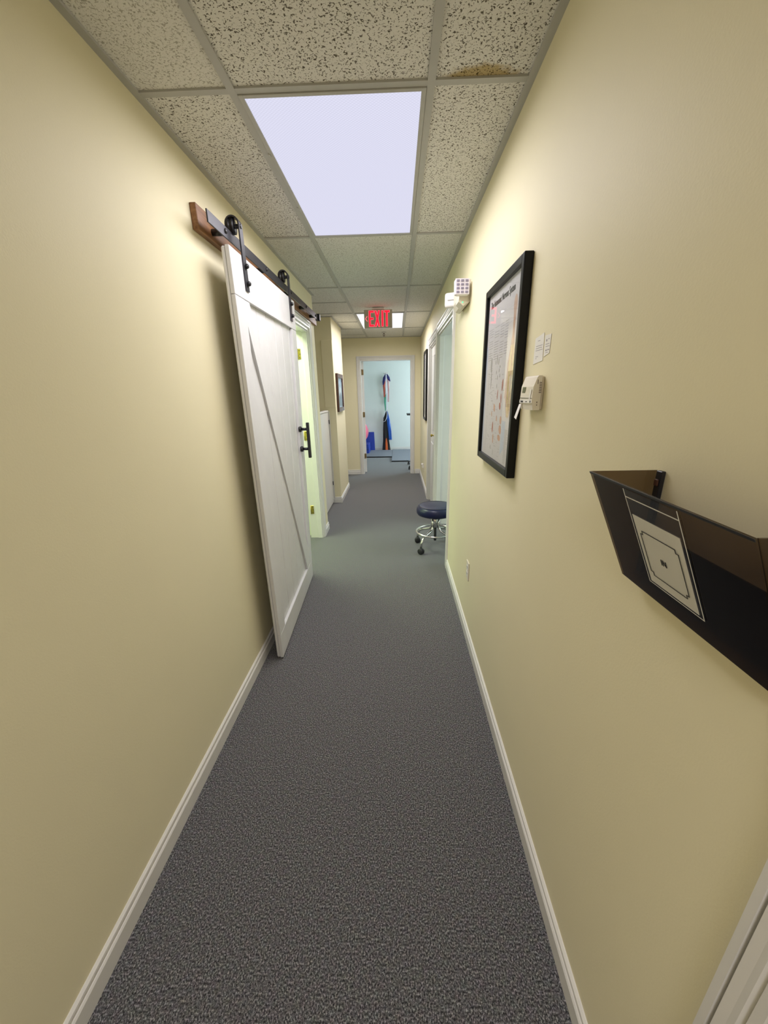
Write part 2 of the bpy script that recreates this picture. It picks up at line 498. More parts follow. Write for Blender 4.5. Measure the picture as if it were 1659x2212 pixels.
# windows of the side rooms (daylight)
def window(name, x, y0, y1, z0, z1, side, m, label):
    # side = direction into the room along x
    o = MB()
    t = 0.05
    xa, xb = sorted((x, x + side * 0.03))
    o.box(xa, xb, y0 - t, y0, z0 - t, z1 + t).box(xa, xb, y1, y1 + t, z0 - t, z1 + t).box(xa, xb, y0, y1, z0 - t, z0).box(xa, xb, y0, y1, z1, z1 + t)
    w = struct(o, name, 'trim', label, 'window')
    xm = x + side * 0.008
    xa, xb = sorted((x + side * 0.001, xm))
    MB().box(xa, xb, y0, (y0 + y1) / 2 - 0.02, z0, z1).build('pane', m, w)
    MB().box(xa, xb, (y0 + y1) / 2 + 0.02, y1, z0, z1).build('pane', m, w)
    xa, xb = sorted((x, x + side * 0.025))
    MB().box(xa, xb, (y0 + y1) / 2 - 0.02, (y0 + y1) / 2 + 0.02, z0, z1).build('mullion', 'trim', w)
window('window_1', 2.4, 8.6, 10.3, 0.8, 2.1, -1, 'day_far', 'white framed daylit window on the right of the exercise room')
window('window_2', -3.3, 2.5, 3.9, 0.8, 2.1, 1, 'day_left', 'white framed daylit window in the room behind the barn door')
window('window_3', 2.0, 3.0, 4.4, 0.8, 2.1, -1, 'day_right', 'white framed daylit window in the room behind the right doorway')

# ------------------------------------------------------------------ baseboards
BH, BT = 0.083, 0.013
def base_prof():
    # (out, z) profile: flat face, two small coves at the top
    return [(0, 0), (BT, 0), (BT, 0.055), (BT - 0.003, 0.060), (BT - 0.0085, 0.0635), (BT - 0.0085, 0.069), (BT - 0.0035, 0.071), (BT - 0.0045, 0.078), (BT - 0.010, BH), (0, BH)]
def base_y(mb, x, side, y0, y1):
    mb.prism([(x + side * o, y0, z) for o, z in base_prof()], (0, y1 - y0, 0))
def base_x(mb, y, side, x0, x1):
    mb.prism([(x0, y + side * o, z) for o, z in base_prof()], (x1 - x0, 0, 0))
b = MB(); base_y(b, XL, 1, YR, OL0 - 0.065); base_y(b, XL, 1, OL1 + 0.062, YWE)
struct(b, 'baseboard_left', 'trim', 'white moulded baseboard along the left corridor wall', 'baseboard')
b = MB(); base_y(b, XR, -1, 0.3052, OA0 - 0.078); base_y(b, XR, -1, OB1 + 0.07, YE)
struct(b, 'baseboard_right', 'trim', 'white moulded baseboard along the right corridor wall', 'baseboard')
b = MB(); base_x(b, YJ, -1, -1.7, XL); base_y(b, XL, 1, YJ - BT, YP); base_x(b, YP, 1, -1.7, XL)
struct(b, 'baseboard_jog', 'trim', 'white moulded baseboard around the jutting wall under the small picture', 'baseboard')
b = MB(); base_x(b, YE, -1, -1.8, OE0 - 0.058); base_x(b, YE, -1, OE1 + 0.064, XR - BT)
struct(b, 'baseboard_end', 'trim', 'white moulded baseboard on the end wall beside the far doorway', 'baseboard')
b = MB(); base_x(b, YB, -1, -2.0, 2.4)
struct(b, 'baseboard_far', 'trim', 'white moulded baseboard along the back of the exercise room', 'baseboard')

# ------------------------------------------------------------------ door casings and jambs
CW = 0.062
def cas_prof(w=CW):
    # (across from inner edge, out)
    return [(0, 0), (0, 0.010), (0.004, 0.013), (0.016, 0.013), (0.019, 0.009), (0.024, 0.014), (w - 0.030, 0.013), (w - 0.0185, 0.016), (w - 0.017, 0.006), (w - 0.0145, 0.006), (w - 0.013, 0.0165), (w - 0.002, 0.0165), (w, 0.013), (w, 0)]
def casing_wallx(x, side, y0, y1, h, name, label, w=CW, left=True, right=True, depth=WT, stop=True):
    # doorway in a wall of constant x; side = direction of the corridor; y0<y1 opening
    o = MB()
    p = cas_prof(w)
    o.prism([(x + side * t, y0 - a, 0) for a, t in p], (0, 0, h + w))
    o.prism([(x + side * t, y1 + a, 0) for a, t in p], (0, 0, h + w))
    o.prism([(x + side * t, y0 - w * 0.0, h + a) for a, t in p], (0, y1 - y0, 0))
    c = struct(o, name, 'trim', label, 'door trim')
    jt = 0.018
    xa, xb = sorted((x, x - side * depth))
    MB().box(xa, xb, y0, y0 + jt, 0, h).build('jamb', 'trim', c)
    MB().box(xa, xb, y1 - jt, y1, 0, h).build('jamb', 'trim', c)
    MB().box(xa, xb, y0 + jt, y1 - jt, h - jt, h).build('head_jamb', 'trim', c)
    if stop:
        xa, xb = sorted((x - side * 0.012, x - side * 0.058))
        MB().box(xa, xb, y1 - jt - 0.011, y1 - jt, 0, h - jt, 0.002).build('door_stop', 'trim', c)
        MB().box(xa, xb, y0 + jt, y0 + jt + 0.011, 0, h - jt, 0.002).build('door_stop', 'trim', c)
        MB().box(xa, xb, y0 + jt + 0.011, y1 - jt - 0.011, h - jt - 0.011, h - jt, 0.002).build('door_stop', 'trim', c)
    return c
c1 = casing_wallx(XL, 1, OL0, OL1, OLH, 'trim_2', 'white moulded casing and jamb of the doorway beside the barn door')
yj = OL1 - 0.018
for z in (1.808, 1.07, 0.312):
    hg = MB().box(XL - 0.112, XL - 0.085, yj - 0.003, yj, z - 0.045, z + 0.045, 0.001).build('hinge', 'brass', c1, 'bare brass hinge leaf')
    kn = MB()
    kn.tube([(XL - 0.114, yj - 0.004, z - 0.045), (XL - 0.114, yj - 0.004, z + 0.045)], 0.005, 8)
    kn.build('knuckle', 'brass', hg)
    sc = MB()
    for dz in (-0.03, 0, 0.03):
        sc.lathe([(0.0, 0.0015), (0.004, 0.001), (0.004, -0.001)], 8, basis((XL - 0.097 + (0.006 if dz == 0 else 0), yj - 0.0035, z + dz), (1, 0, 0), (0, 0, 1)))
    sc.build('screws', 'track', hg)
casing_wallx(XR, -1, OA0, OA1, OAH, 'trim_3', 'white moulded casing and jamb of the right doorway behind the rolling stool', w=0.078)
casing_wallx(XR, -1, OB0, OB1, OAH, 'trim_4', 'white moulded casing around the closed door on the right', w=0.068)
casing_wallx(XR, -1, ON0, ON1, 2.02, 'trim_5', 'white moulded casing at the bottom right corner nearest the camera')
# end doorway (wall of constant y)
def casing_wally(y, x0, x1, h, name, label, w=0.056):
    o = MB()
    p = cas_prof(w)
    o.prism([(x0 - a, y - t, 0) for a, t in p], (0, 0, h + w))
    o.prism([(x1 + a, y - t, 0) for a, t in p], (0, 0, h + w))
    o.prism([(x0, y - t, h + a) for a, t in p], (x1 - x0, 0, 0))
    c = struct(o, name, 'trim', label, 'door trim')
    MB().box(x0, x0 + 0.018, y, y + WT, 0, h).build('jamb', 'trim', c)
    MB().box(x1 - 0.018, x1, y, y + WT, 0, h).build('jamb', 'trim', c)
    MB().box(x0 + 0.018, x1 - 0.018, y, y + WT, h - 0.018, h).build('head_jamb', 'trim', c)
casing_wally(YE, OE0, OE1, OEH, 'trim_6', 'white moulded casing of the doorway at the end of the corridor')

# doors
def panel_door_x(name, label, x0, x1, y0, y1, z1, knob=None, side=-1):
    d = struct(MB().box(x0, x1, y0, y1, 0.012, z1, 0.002), name, 'trim', label, 'door')
    xf = x0 if side < 0 else x1
    for (a, b2) in ((0.12, 0.46), (0.54, 0.88)):
        for (za, zb) in ((0.09, 0.42), (0.50, 0.94)):
            ya, yb = y0 + a * (y1 - y0), y0 + b2 * (y1 - y0)
            xa, xb = sorted((xf, xf + side * 0.006))
            MB().box(xa, xb, ya, yb, za * z1, zb * z1, 0.0055).build('panel', 'trim', d)
    return d
d = panel_door_x('door_2', 'white closed panel door on the right with a brass knob', XR + 0.030, XR + 0.066, OB0 + 0.02, OB1 - 0.02, OAH - 0.022)
k = MB()
k.lathe([(0.0, 0.046), (0.010, 0.045), (0.017, 0.039), (0.018, 0.033), (0.014, 0.026), (0.008, 0.022), (0.008, 0.010), (0.022, 0.005), (0.023, 0.0)], 20, basis((XR + 0.024, 4.92, 0.957), (0, -1, 0), (0, 0, 1)))
k.build('knob', 'brass', d, 'round brass knob')
panel_door_x('door_3', 'white closed panel door beside the camera', XR + 0.06, XR + 0.096, ON0 + 0.02, ON1 - 0.02, 1.998)
# open door of the end doorway, swung into the room
ang = math.radians(95.0)
hx, hy = OE0 + 0.020, YE + WT + 0.002
def dr(u, v, z):   # u along door, v thickness
    return (hx + math.cos(ang) * u + math.sin(ang) * v * 1.0, hy + math.sin(ang) * u - math.cos(ang) * v, z)
def drbox(mb, u0, u1, v0, v1, z0, z1):
    mb.quadprism([dr(u0, v0, z0), dr(u1, v0, z0), dr(u1, v1, z0), dr(u0, v1, z0), dr(u0, v0, z1), dr(u1, v0, z1), dr(u1, v1, z1), dr(u0, v1, z1)])
    return mb
d1 = struct(drbox(MB(), 0.0, 0.86, 0.0, 0.035, 0.012, 1.975), 'door_1', 'trim', 'white door standing open into the exercise room at the corridor end', 'door')
for z in (1.80, 1.075, 0.32):
    hb = MB().box(OE0 + 0.018, OE0 + 0.021, YE + 0.075, YE + WT, z - 0.045, z + 0.045)
    hb.tube([(OE0 + 0.024, YE + WT - 0.004, z - 0.047), (OE0 + 0.024, YE + WT - 0.004, z + 0.047)], 0.007, 8)
    drbox(hb, -0.002, 0.0, 0.002, 0.032, z - 0.045, z + 0.045)
    hb.build('hinge', 'brass_dull', d1, 'dull brass hinge')

# ------------------------------------------------------------------ half door of the alcove
hd = thing('alcove_half_door', 'white half-height panel door with a cap closing the alcove', 'half door', (-0.905, 4.9, 0))
MB().box(-0.923, -0.900, YWE + 0.01, YJ - 0.028, 0.022, 1.232, 0.003).build('slab', 'trim', hd)
MB().box(-0.945, -0.893, YWE + 0.005, YJ - 0.045, 1.232, 1.252, 0.006, 2).build('cap', 'trim', hd)
for z in (1.105, 0.285):
    g = MB().box(-0.926, -0.896, YJ - 0.030, YJ - 0.014, z - 0.022, z + 0.022, 0.002)
    g.tube([(-0.895, YJ - 0.026, z - 0.026), (-0.895, YJ - 0.026, z + 0.026)], 0.006, 8)
    g.build('hinge', 'track', hd)
MB().box(-0.925, -0.885, YJ - 0.0145, YJ - 0.0005, 0.084, 1.24, 0.002).build('side_post', 'trim', hd)

# ------------------------------------------------------------------ suspended ceiling
ceil = struct(MB().box(-1.95, XR + WT, YR - WT, YE + WT, HC + 0.10, HC + 0.14), 'ceiling', 'plenum',
              'suspended corridor ceiling of fissured lay-in tiles on a metal grid', 'ceiling')
ceil['_org'] = [0, 0, 0]
tw = 0.012
lights_rows = (-3, 0, 3)
def inside(x0, x1, y0, y1):
    return True
def add_tile(x0, x1, y0, y1, m):
    if x1 - x0 < 0.05 or y1 - y0 < 0.05:
        return
    MB().box(x0 + 0.003, x1 - 0.003, y0 + 0.003, y1 - 0.003, HC + 0.006, HC + 0.020, 0.002).build('ceiling_tile', m, ceil)
for row in range(-4, 5):
    y0, y1 = TY + row * TL, TY + (row + 1) * TL
    y0c, y1c = max(y0, YR), min(y1, YE)
    if y1c - y0c < 0.03:
        continue
    mm = 'tile_coarse' if row < 0 else 'tile_fine'
    if row <= 0:
        mm = 'tile_coarse'
    if row not in lights_rows:
        add_tile(TX, TX + TWD, y0c, y1c, mm)
    add_tile(TX + TWD, XR, y0c, y1c, 'tile_stain' if row == -1 else mm)
    # left column
    if row < 2:
        add_tile(XL, TX, y0c, y1c, 'tile_fine' if row == -1 else mm)
    else:
        for h in (0, 1):
            a, b2 = y0 + h * TWD, min(y0 + (h + 1) * TWD, YE)
            if b2 - a < 0.03:
                continue
            add_tile(TX - TWD, TX, a, b2, 'tile_fine')
            add_tile(-1.80, TX - TWD, a, b2, 'tile_fine')
def tee(x0, x1, y0, y1, name):
    MB().box(x0, x1, y0, y1, HC, HC + 0.030).build(name, 'grid', ceil)
tee(TX - tw, TX + tw, YR, YE, 'main_tee')
tee(TX + TWD - tw, TX + TWD + tw, YR, YE, 'main_tee')
tee(TX - TWD - tw, TX - TWD + tw, YWE, YE, 'main_tee')
for row in range(-3, 6):
    y = TY + row * TL
    if y > YE - 0.02:
        continue
    MB().box(TX + tw, TX + TWD - tw, y - tw, y + tw, HC + 0.0004, HC + 0.028).build('cross_tee', 'grid', ceil)
    MB().box(TX + TWD + tw, XR, y - tw, y + tw, HC + 0.0004, HC + 0.028).build('cross_tee', 'grid', ceil)
    if row < 3:
        MB().box(XL, TX - tw, y - tw, y + tw, HC + 0.0004, HC + 0.028).build('cross_tee', 'grid', ceil)
for hrow in range(4, 10):
    y = TY + hrow * TWD
    if y > YE - 0.02 or y < YWE:
        continue
    MB().box(TX - TWD + tw, TX - tw, y - tw, y + tw, HC + 0.0004, HC + 0.028).build('cross_tee', 'grid', ceil)
    MB().box(-1.80, TX - TWD - tw, y - tw, y + tw, HC + 0.0004, HC + 0.028).build('cross_tee', 'grid', ceil)
aw = 0.022
def angle(x0, x1, y0, y1):
    MB().box(x0, x1, y0, y1, HC - 0.0012, HC + 0.02).build('wall_angle', 'grid', ceil)
angle(XL, XL + aw, YR, YWE)
angle(XR - aw, XR, YR, YE)
angle(-1.8, XR, YE - aw, YE)
angle(XL, XL + aw, YJ - aw, YP + aw)
angle(-1.8, XL, YJ - aw, YJ)
angle(-1.8, XL, YP, YP + aw)
angle(-1.8, XL, YWE, YWE + aw)

# ------------------------------------------------------------------ ceiling fixtures
def fixture(row, label, power=1.0, lens='lens'):
    y0, y1 = TY + row * TL, TY + (row + 1) * TL
    x0, x1 = TX, TX + TWD
    t = thing('ceiling_light', label, 'ceiling light', ((x0 + x1) / 2, (y0 + y1) / 2, HC), 'recessed fluorescent ceiling lights')
    e = 0.013; f = 0.028
    for nm, bx in (('frame_side', (x0 + e, x0 + f, y0 + e, y1 - e)), ('frame_side', (x1 - f, x1 - e, y0 + e, y1 - e)),
                   ('frame_end', (x0 + f, x1 - f, y0 + e, y0 + f)), ('frame_end', (x0 + f, x1 - f, y1 - f, y1 - e))):
        MB().box(bx[0], bx[1], bx[2], bx[3], HC - 0.003, HC + 0.02, 0.001).build(nm, 'grid', t)
    MB().box(x0 + f, x1 - f, y0 + f, y1 - f, HC + 0.001, HC + 0.004).build('lens', lens, t, 'glowing prismatic lens')
    MB().box(x0 + e, x1 - e, y0 + e, y1 - e, HC + 0.02, HC + 0.08).build('housing', 'plastic_white', t)
    for yy in (y0 + 0.33, y0 + 0.80):
        MB().box(x0 + 0.010, x0 + 0.018, yy, yy + 0.02, HC - 0.006, HC + 0.002, 0.001).build('latch', 'grid', t)
    la = bpy.data.lights.new('fixture_lamp', 'AREA')
    la.shape = 'RECTANGLE'; la.size = x1 - x0 - 2 * f; la.size_y = y1 - y0 - 2 * f
    la.energy = LAMP_W * power; la.color = LAMP_COL; la.spread = math.radians(173)
    lo = bpy.data.objects.new('fixture_lamp', la)
    C.objects.link(lo)
    lo.parent = t
    lo.location = (0, 0, -0.006)
fixture(0, 'large glowing ceiling light panel nearest in the corridor')
fixture(3, 'small far ceiling light panel behind the red exit sign', 1.4, 'lens_bright')
fixture(-3, 'ceiling light panel behind the camera', 1.3)

# ceiling light of the room behind the barn door
t = thing('ceiling_light', 'greenish ceiling light of the room behind the barn door', 'ceiling light', (-1.45, 3.55, 2.45), 'recessed fluorescent ceiling lights')
MB().box(-1.77, -1.13, 3.23, 3.87, 2.425, 2.449, 0.003).build('housing', 'plastic_white', t)
MB().box(-1.75, -1.15, 3.25, 3.85, 2.421, 2.425).build('lens', 'lens', t)
la = bpy.data.lights.new('room_lamp', 'AREA')
la.shape = 'SQUARE'; la.size = 0.58; la.energy = ROOM_W; la.color = (0.86, 1.0, 0.68)
lo = bpy.data.objects.new('room_lamp', la); C.objects.link(lo)
lo.parent = t; lo.location = (0, 0, -0.036)

# sprinkler
sp = thing('fire_sprinkler', 'small pendant fire sprinkler on the ceiling before the end wall', 'sprinkler', (-0.19, 6.87, HC))
mt = Matrix.Translation((-0.19, 6.87, HC))
MB().lathe([(0.035, 0.003), (0.035, -0.004), (0.012, -0.010), (0.012, -0.014)], 20, mt).build('escutcheon', 'grid', sp)
MB().lathe([(0.010, -0.008), (0.010, -0.022), (0.006, -0.026)], 14, mt).tube([(-0.202, 6.87, HC - 0.022), (-0.204, 6.87, HC - 0.036), (-0.19, 6.87, HC - 0.05)], 0.003, 8).tube([(-0.178, 6.87, HC - 0.022), (-0.176, 6.87, HC - 0.036), (-0.19, 6.87, HC - 0.05)], 0.003, 8).build('body', 'frame_brown', sp)
MB().lathe([(0.0, -0.049), (0.016, -0.050), (0.016, -0.053), (0.0, -0.053)], 16, mt).build('deflector', 'frame_brown', sp)

# ------------------------------------------------------------------ exit sign
EY = 4.93
ex0, ex1, ez0, ez1 = -0.352, -0.040, 2.136, 2.318
xs = thing('exit_sign', 'red lit EXIT sign with a left arrow hanging from the ceiling', 'exit sign', (-0.196, EY, ez0))
MB().box(ex0, ex1, EY, EY + 0.022, ez0, ez1, 0.003).build('plate', 'exit_face', xs)
MB().box(-0.265, -0.125, EY - 0.012, EY + 0.034, ez1 + 0.002, HC - 0.0005, 0.004).build('canopy', 'plastic_white', xs)
MB().box(-0.215, -0.175, EY + 0.004, EY + 0.018, ez1 - 0.001, ez1 + 0.003).build('stem', 'exit_face', xs)
def exit_letters(grow, y0, y1):
    mb = MB()
    za, zb = 2.152, 2.307
    def bar(x0, x1, z0, z1):
        mb.box(x0 - grow, x1 + grow, y0, y1, z0 - grow, z1 + grow)
    def dia(xa, za_, xb, zb_, w):
        mb.prism([(xa - w / 2 - grow, y0, za_ - grow), (xa + w / 2 + grow, y0, za_ - grow), (xb + w / 2 + grow, y0, zb_ + grow), (xb - w / 2 - grow, y0, zb_ + grow)], (0, y1 - y0, 0))
    s = 0.0175
    # E
    bar(-0.298, -0.298 + s, za, zb); bar(-0.298 + s + grow, -0.245, za, za + s); bar(-0.298 + s + grow, -0.250, 0.5 * (za + zb) - s / 2, 0.5 * (za + zb) + s / 2); bar(-0.298 + s + grow, -0.245, zb - s, zb)
    # X
    dia(-0.226, za, -0.186, zb, s); dia(-0.186, za, -0.226, zb, s)
    # I
    bar(-0.157, -0.157 + s, za, zb)
    # T
    bar(-0.126, -0.071, zb - s, zb); bar(-0.109, -0.109 + s, za, zb - s - grow)
    return mb
exit_letters(0.003, EY - 0.0008, EY - 0.0002).build('letter_edge', 'exit_pink', xs)
exit_letters(0.0, EY - 0.0022, EY - 0.0010).build('letters', 'exit_red', xs, 'red word EXIT')
ar = MB()
for sg in (1, -1):
    ar.prism([(-0.341, EY - 0.0018, 2.2295), (-0.333, EY - 0.0018, 2.2295), (-0.313, EY - 0.0018, 2.2295 + sg * 0.026), (-0.321, EY - 0.0018, 2.2295 + sg * 0.026)], (0, 0.0014, 0))
ar.build('arrow', 'exit_pink', xs)

# ------------------------------------------------------------------ barn door
BY0, BY1, BZ0, BZ1 = 1.925, 3.03, 0.012, 2.050
def bw(v):
    # the hung door is slightly twisted: its far foot drifts toward the wall
    t = (v.y - BY0) / (BY1 - BY0)
    h = 1 - (v.z - BZ0) / (BZ1 - BZ0)
    return Vector((v.x + (0.006 - 0.046 * t) * h, v.y, v.z))
FX = -0.686          # front of frame boards
MX = -0.704          # front of planks
BX = -0.722          # back
bd = thing('sliding_barn_door', 'white plank sliding barn door with a diagonal brace and black handle', 'barn door', (-0.704, 2.48, 0))
npl = 7
pw = (BY1 - BY0) / npl
for i in range(npl):
    ya, yb = BY0 + i * pw + 0.0012, BY0 + (i + 1) * pw - 0.0012
    MB().box(BX, MX, ya, yb, BZ0, BZ1 - 0.003, 0.005).warp(bw).build('plank', 'barn', bd)
sw = 0.115
TRZ, BRZ = 1.872, 0.158
MB().box(MX, FX, BY0, BY1, TRZ, BZ1, 0.0015).warp(bw).build('top_rail', 'barn', bd)
MB().box(MX, FX, BY0, BY1, BZ0, BRZ, 0.0015).warp(bw).build('bottom_rail', 'barn', bd)
MB().box(MX, FX, BY0, BY0 + sw, BRZ + 0.0015, TRZ - 0.002, 0.0015).warp(bw).build('stile', 'barn', bd)
MB().box(MX, FX, BY1 - sw, BY1, BRZ + 0.0015, TRZ - 0.002, 0.0015).warp(bw).build('stile', 'barn', bd)
# diagonal brace from the top near corner to the bottom far corner
ya, yb = BY0 + sw + 0.001, BY1 - sw - 0.001
zt, zb = TRZ - 0.003, BRZ + 0.003
lz, rz = 1.765, 0.36
pts = [(ya, lz), (yb - 0.075, zb), (yb, zb), (yb, rz - 0.06), (ya + 0.06, zt), (ya, zt)]
MB().prism([(MX, y, z) for y, z in pts], (FX - MX - 0.001, 0, 0)).warp(bw).build('brace', 'barn', bd)
# hangers
def hanger(yc):
    # strap up the door face, arching over the wheel and down behind it
    w = 0.021
    th = 0.006
    R0 = 0.0315
    xc, zc = FX + th + 0.0005 - R0, 2.168
    path = [(FX + th + 0.0005, 1.912), (FX + th + 0.0005, 2.06), (FX + th + 0.0005, zc)]
    path += [(xc + R0 * math.cos(a), zc + R0 * math.sin(a)) for a in [math.pi * k / 14 for k in range(1, 14)]]
    path += [(xc - R0, zc), (xc - R0, 2.142)]
    inner = [(FX + 0.0005, 1.912), (FX + 0.0005, 2.06), (FX + 0.0005, zc)]
    inner += [(xc + (R0 - th) * math.cos(a), zc + (R0 - th) * math.sin(a)) for a in [math.pi * k / 14 for k in range(1, 14)]]
    inner += [(xc - R0 + th, zc), (xc - R0 + th, 2.142)]
    hm = MB()
    for i in range(len(path) - 1):
        p0, p1, q0, q1 = path[i], path[i + 1], inner[i], inner[i + 1]
        hm.quadprism([(p0[0], yc - w, p0[1]), (p0[0], yc + w, p0[1]), (q0[0], yc + w, q0[1]), (q0[0], yc - w, q0[1]),
                      (p1[0], yc - w, p1[1]), (p1[0], yc + w, p1[1]), (q1[0], yc + w, q1[1]), (q1[0], yc - w, q1[1])])
    bmesh.ops.remove_doubles(hm.bm, verts=hm.bm.verts[:], dist=1e-6)
    hg = hm.build('hanger', 'track', bd, 'black strap hanger arching over its wheel')
    MB().lathe([(0.0, 0.015), (0.022, 0.015), (0.0305, 0.012), (0.0305, 0.006), (0.026, 0.004), (0.026, -0.004), (0.0305, -0.006), (0.0305, -0.012), (0.022, -0.015), (0.0, -0.015)], 28,
               basis((-0.719, yc, 2.1625), (0, 1, 0), (0, 0, 1))).build('wheel', 'black', hg)
    MB().tube([(xc - R0 + 0.001, yc, 2.1625), (FX + th + 0.005, yc, 2.1625)], 0.009, 12).build('axle', 'black', hg)
    for z in (2.012, 1.943):
        MB().tube([(FX + th, yc, z), (FX + th + 0.003, yc, z)], 0.015, 16).tube([(FX + th + 0.003, yc, z), (FX + th + 0.010, yc, z), (FX + th + 0.016, yc, z)], [0.0105, 0.0105, 0.007], 6).build('bolt', 'black', hg)
hanger(2.085); hanger(2.905)
# handle
hh = MB().box(FX + 0.034, FX + 0.054, 2.912, 2.936, 1.018, 1.268, 0.002).build('handle', 'black', bd, 'black bar pull handle')
for z in (1.222, 1.082):
    p = MB().tube([(FX - 0.006, 2.924, z), (FX + 0.035, 2.924, z)], 0.010, 12)
    p.tube([(FX - 0.020, 2.924, z), (FX - 0.003, 2.924, z)], 0.020, 16)
    p.build('handle_post', 'black', hh)

# track on its header board
tr = thing('barn_door_track', 'black steel sliding track on a brown wooden header board', 'door track', (-0.76, 3.0, 2.1))
MB().box(XL + 0.0005, XL + 0.026, 1.862, 4.30, 2.082, 2.172, 0.002).build('header_board', 'wood', tr, 'brown stained wooden board')
MB().box(-0.722, -0.716, 1.822, 4.11, 2.092, 2.1362, 0.001).build('rail', 'track', tr)
for y in (1.99, 2.55, 3.10, 3.58, 3.97):
    sps = MB().tube([(XL + 0.0255, y, 2.112), (-0.722, y, 2.112)], 0.013, 14).build('spacer', 'black', tr)
    MB().lathe([(0.0, 0.007), (0.008, 0.006), (0.010, 0.003), (0.010, 0.0)], 6, basis((-0.716, y, 2.116), (0, -1, 0), (0, 0, 1)) @ Matrix.Rotation(math.pi, 4, 'X')).build('rail_bolt', 'black', tr)
for y in (4.115,):
    MB().box(-0.738, -0.698, y - 0.05, y - 0.005, 2.092, 2.148, 0.003).build('end_stop', 'black', tr)

# ------------------------------------------------------------------ framed charts on the right wall
def frame_x(t, xw, side, y0, y1, z0, z1, fw, depth, mname, front_in=0.004):
    # rectangular frame on a wall of constant x, protruding by depth towards side
    for nm, (a, b2, c, d2) in (('frame_side', (y0, y0 + fw, z0, z1)), ('frame_side', (y1 - fw, y1, z0, z1)),
                               ('frame_top', (y0 + fw, y1 - fw, z1 - fw, z1)), ('frame_bottom', (y0 + fw, y1 - fw, z0, z0 + fw))):
        xa, xb = sorted((xw + side * 0.0006, xw + side * depth))
        MB().box(xa, xb, a, b2, c, d2, 0.003, 2).build(nm, mname, t)
PY0, PY1, PZ0, PZ1 = 1.432, 1.985, 1.158, 1.860
ch = thing('anatomy_chart', 'large black framed anatomy chart titled The Autonomic Nervous System', 'framed chart', (XR, 1.70, PZ0))
frame_x(ch, XR, -1, PY0, PY1, PZ0, PZ1, 0.027, 0.030, 'frame_black')
px_ = XR - 0.0165
iy0, iy1, iz0, iz1 = PY0 + 0.024, PY1 - 0.024, PZ0 + 0.024, PZ1 - 0.024
paper = MB().box(px_, px_ + 0.004, iy0, iy1, iz0, iz1).build('paper', 'paper', ch, 'printed lavender grey chart sheet')
def PQ(u, v, lift=0.0004):
    # u 0..1 left (far) to right (near), v 0..1 top to bottom
    return (px_ - lift, iy1 - u * (iy1 - iy0), iz1 - v * (iz1 - iz0))
def patch(mb, poly, lift=0.0001, th=0.0001):
    mb.prism([PQ(u, v, lift) for u, v in poly], (-th, 0, 0))
asp = (iz1 - iz0) / (iy1 - iy0)
mb = MB()
mb.text('The Autonomic Nervous System', 0.036, basis(PQ(0.44, 0.065, 0.0006), (0, -1, 0), (0, 0, 1)), sx=0.76)
mb.build('title', 'ink', paper, 'black chart title')
def print_part(name, poly, m, lift):
    q = MB()
    patch(q, poly, lift, 0.0001)
    return q.build(name, m, paper)
print_part('body_figure', [(0.835, 0.105), (0.862, 0.115), (0.880, 0.14), (0.880, 0.165), (0.868, 0.19), (0.862, 0.28), (0.885, 0.33), (0.915, 0.40), (0.93, 0.52), (0.915, 0.66), (0.87, 0.72),
                           (0.80, 0.72), (0.755, 0.64), (0.735, 0.615), (0.715, 0.62), (0.74, 0.43), (0.79, 0.34), (0.812, 0.28), (0.808, 0.19), (0.795, 0.165), (0.795, 0.14), (0.81, 0.115)], 'skin', 0.0001)
print_part('torso_print', [(0.805, 0.345), (0.875, 0.345), (0.905, 0.42), (0.912, 0.56), (0.885, 0.66), (0.84, 0.73), (0.80, 0.68), (0.775, 0.58), (0.775, 0.45)], 'yellowprint', 0.0003)
print_part('spine_print', [(0.832, 0.20), (0.846, 0.20), (0.856, 0.40), (0.850, 0.70), (0.838, 0.70), (0.842, 0.40)], 'orangeprint', 0.0005)
print_part('column_print', [(0.70, 0.745), (0.80, 0.745), (0.80, 0.90), (0.695, 0.95)], 'blueprint', 0.0001)
print_part('margin_print', [(0.0, 0.30), (0.055, 0.30), (0.055, 0.99), (0.0, 0.99)], 'blueprint', 0.0001)
rnd = random.Random(3)
for u, v, a, b2, r in ((0.62, 0.62, 0.030, 0.014, 1.2), (0.60, 0.665, 0.028, 0.020, 0.4), (0.64, 0.545, 0.02, 0.035, 0.2), (0.40, 0.80, 0.02, 0.035, 0.1), (0.50, 0.60, 0.012, 0.03, 0.1)):
    print_part('organ_print', ellipse(u, v, a, b2, 14, r), 'redprint', 0.0003)
for i, (u, v, a, b2, r) in enumerate(((0.655, 0.800, 0.040, 0.026, 0.2), (0.635, 0.850, 0.045, 0.018, 0.1), (0.655, 0.745, 0.028, 0.024, 0.2), (0.42, 0.68, 0.03, 0.022, 0.5), (0.44, 0.87, 0.018, 0.03, 0.0), (0.34, 0.72, 0.02, 0.012, 0.8), (0.52, 0.74, 0.02, 0.015, 0.8))):
    print_part('organ_print', ellipse(u, v, a, b2, 14, r), 'orangeprint', 0.0003)
mb = MB()
for v in [0.205 + 0.014 * i for i in range(14)]:
    L = 0.10 + 0.16 * (v - 0.2)
    for u0, u1 in ((0.08, 0.24), (0.27, 0.43), (0.46, 0.58), (0.60, 0.70)):
        if rnd.random() < 0.9:
            patch(mb, [(u0, v), (u0 + (u1 - u0) * rnd.uniform(0.7, 1), v), (u0 + (u1 - u0) * 0.9, v + 0.003), (u0, v + 0.003)], 0.0001)
for k in range(70):
    u, v = rnd.uniform(0.12, 0.68), rnd.uniform(0.44, 0.97)
    l = rnd.uniform(0.02, 0.07)
    patch(mb, [(u, v), (u + l, v), (u + l, v + 0.0022), (u, v + 0.0022)], 0.0001)
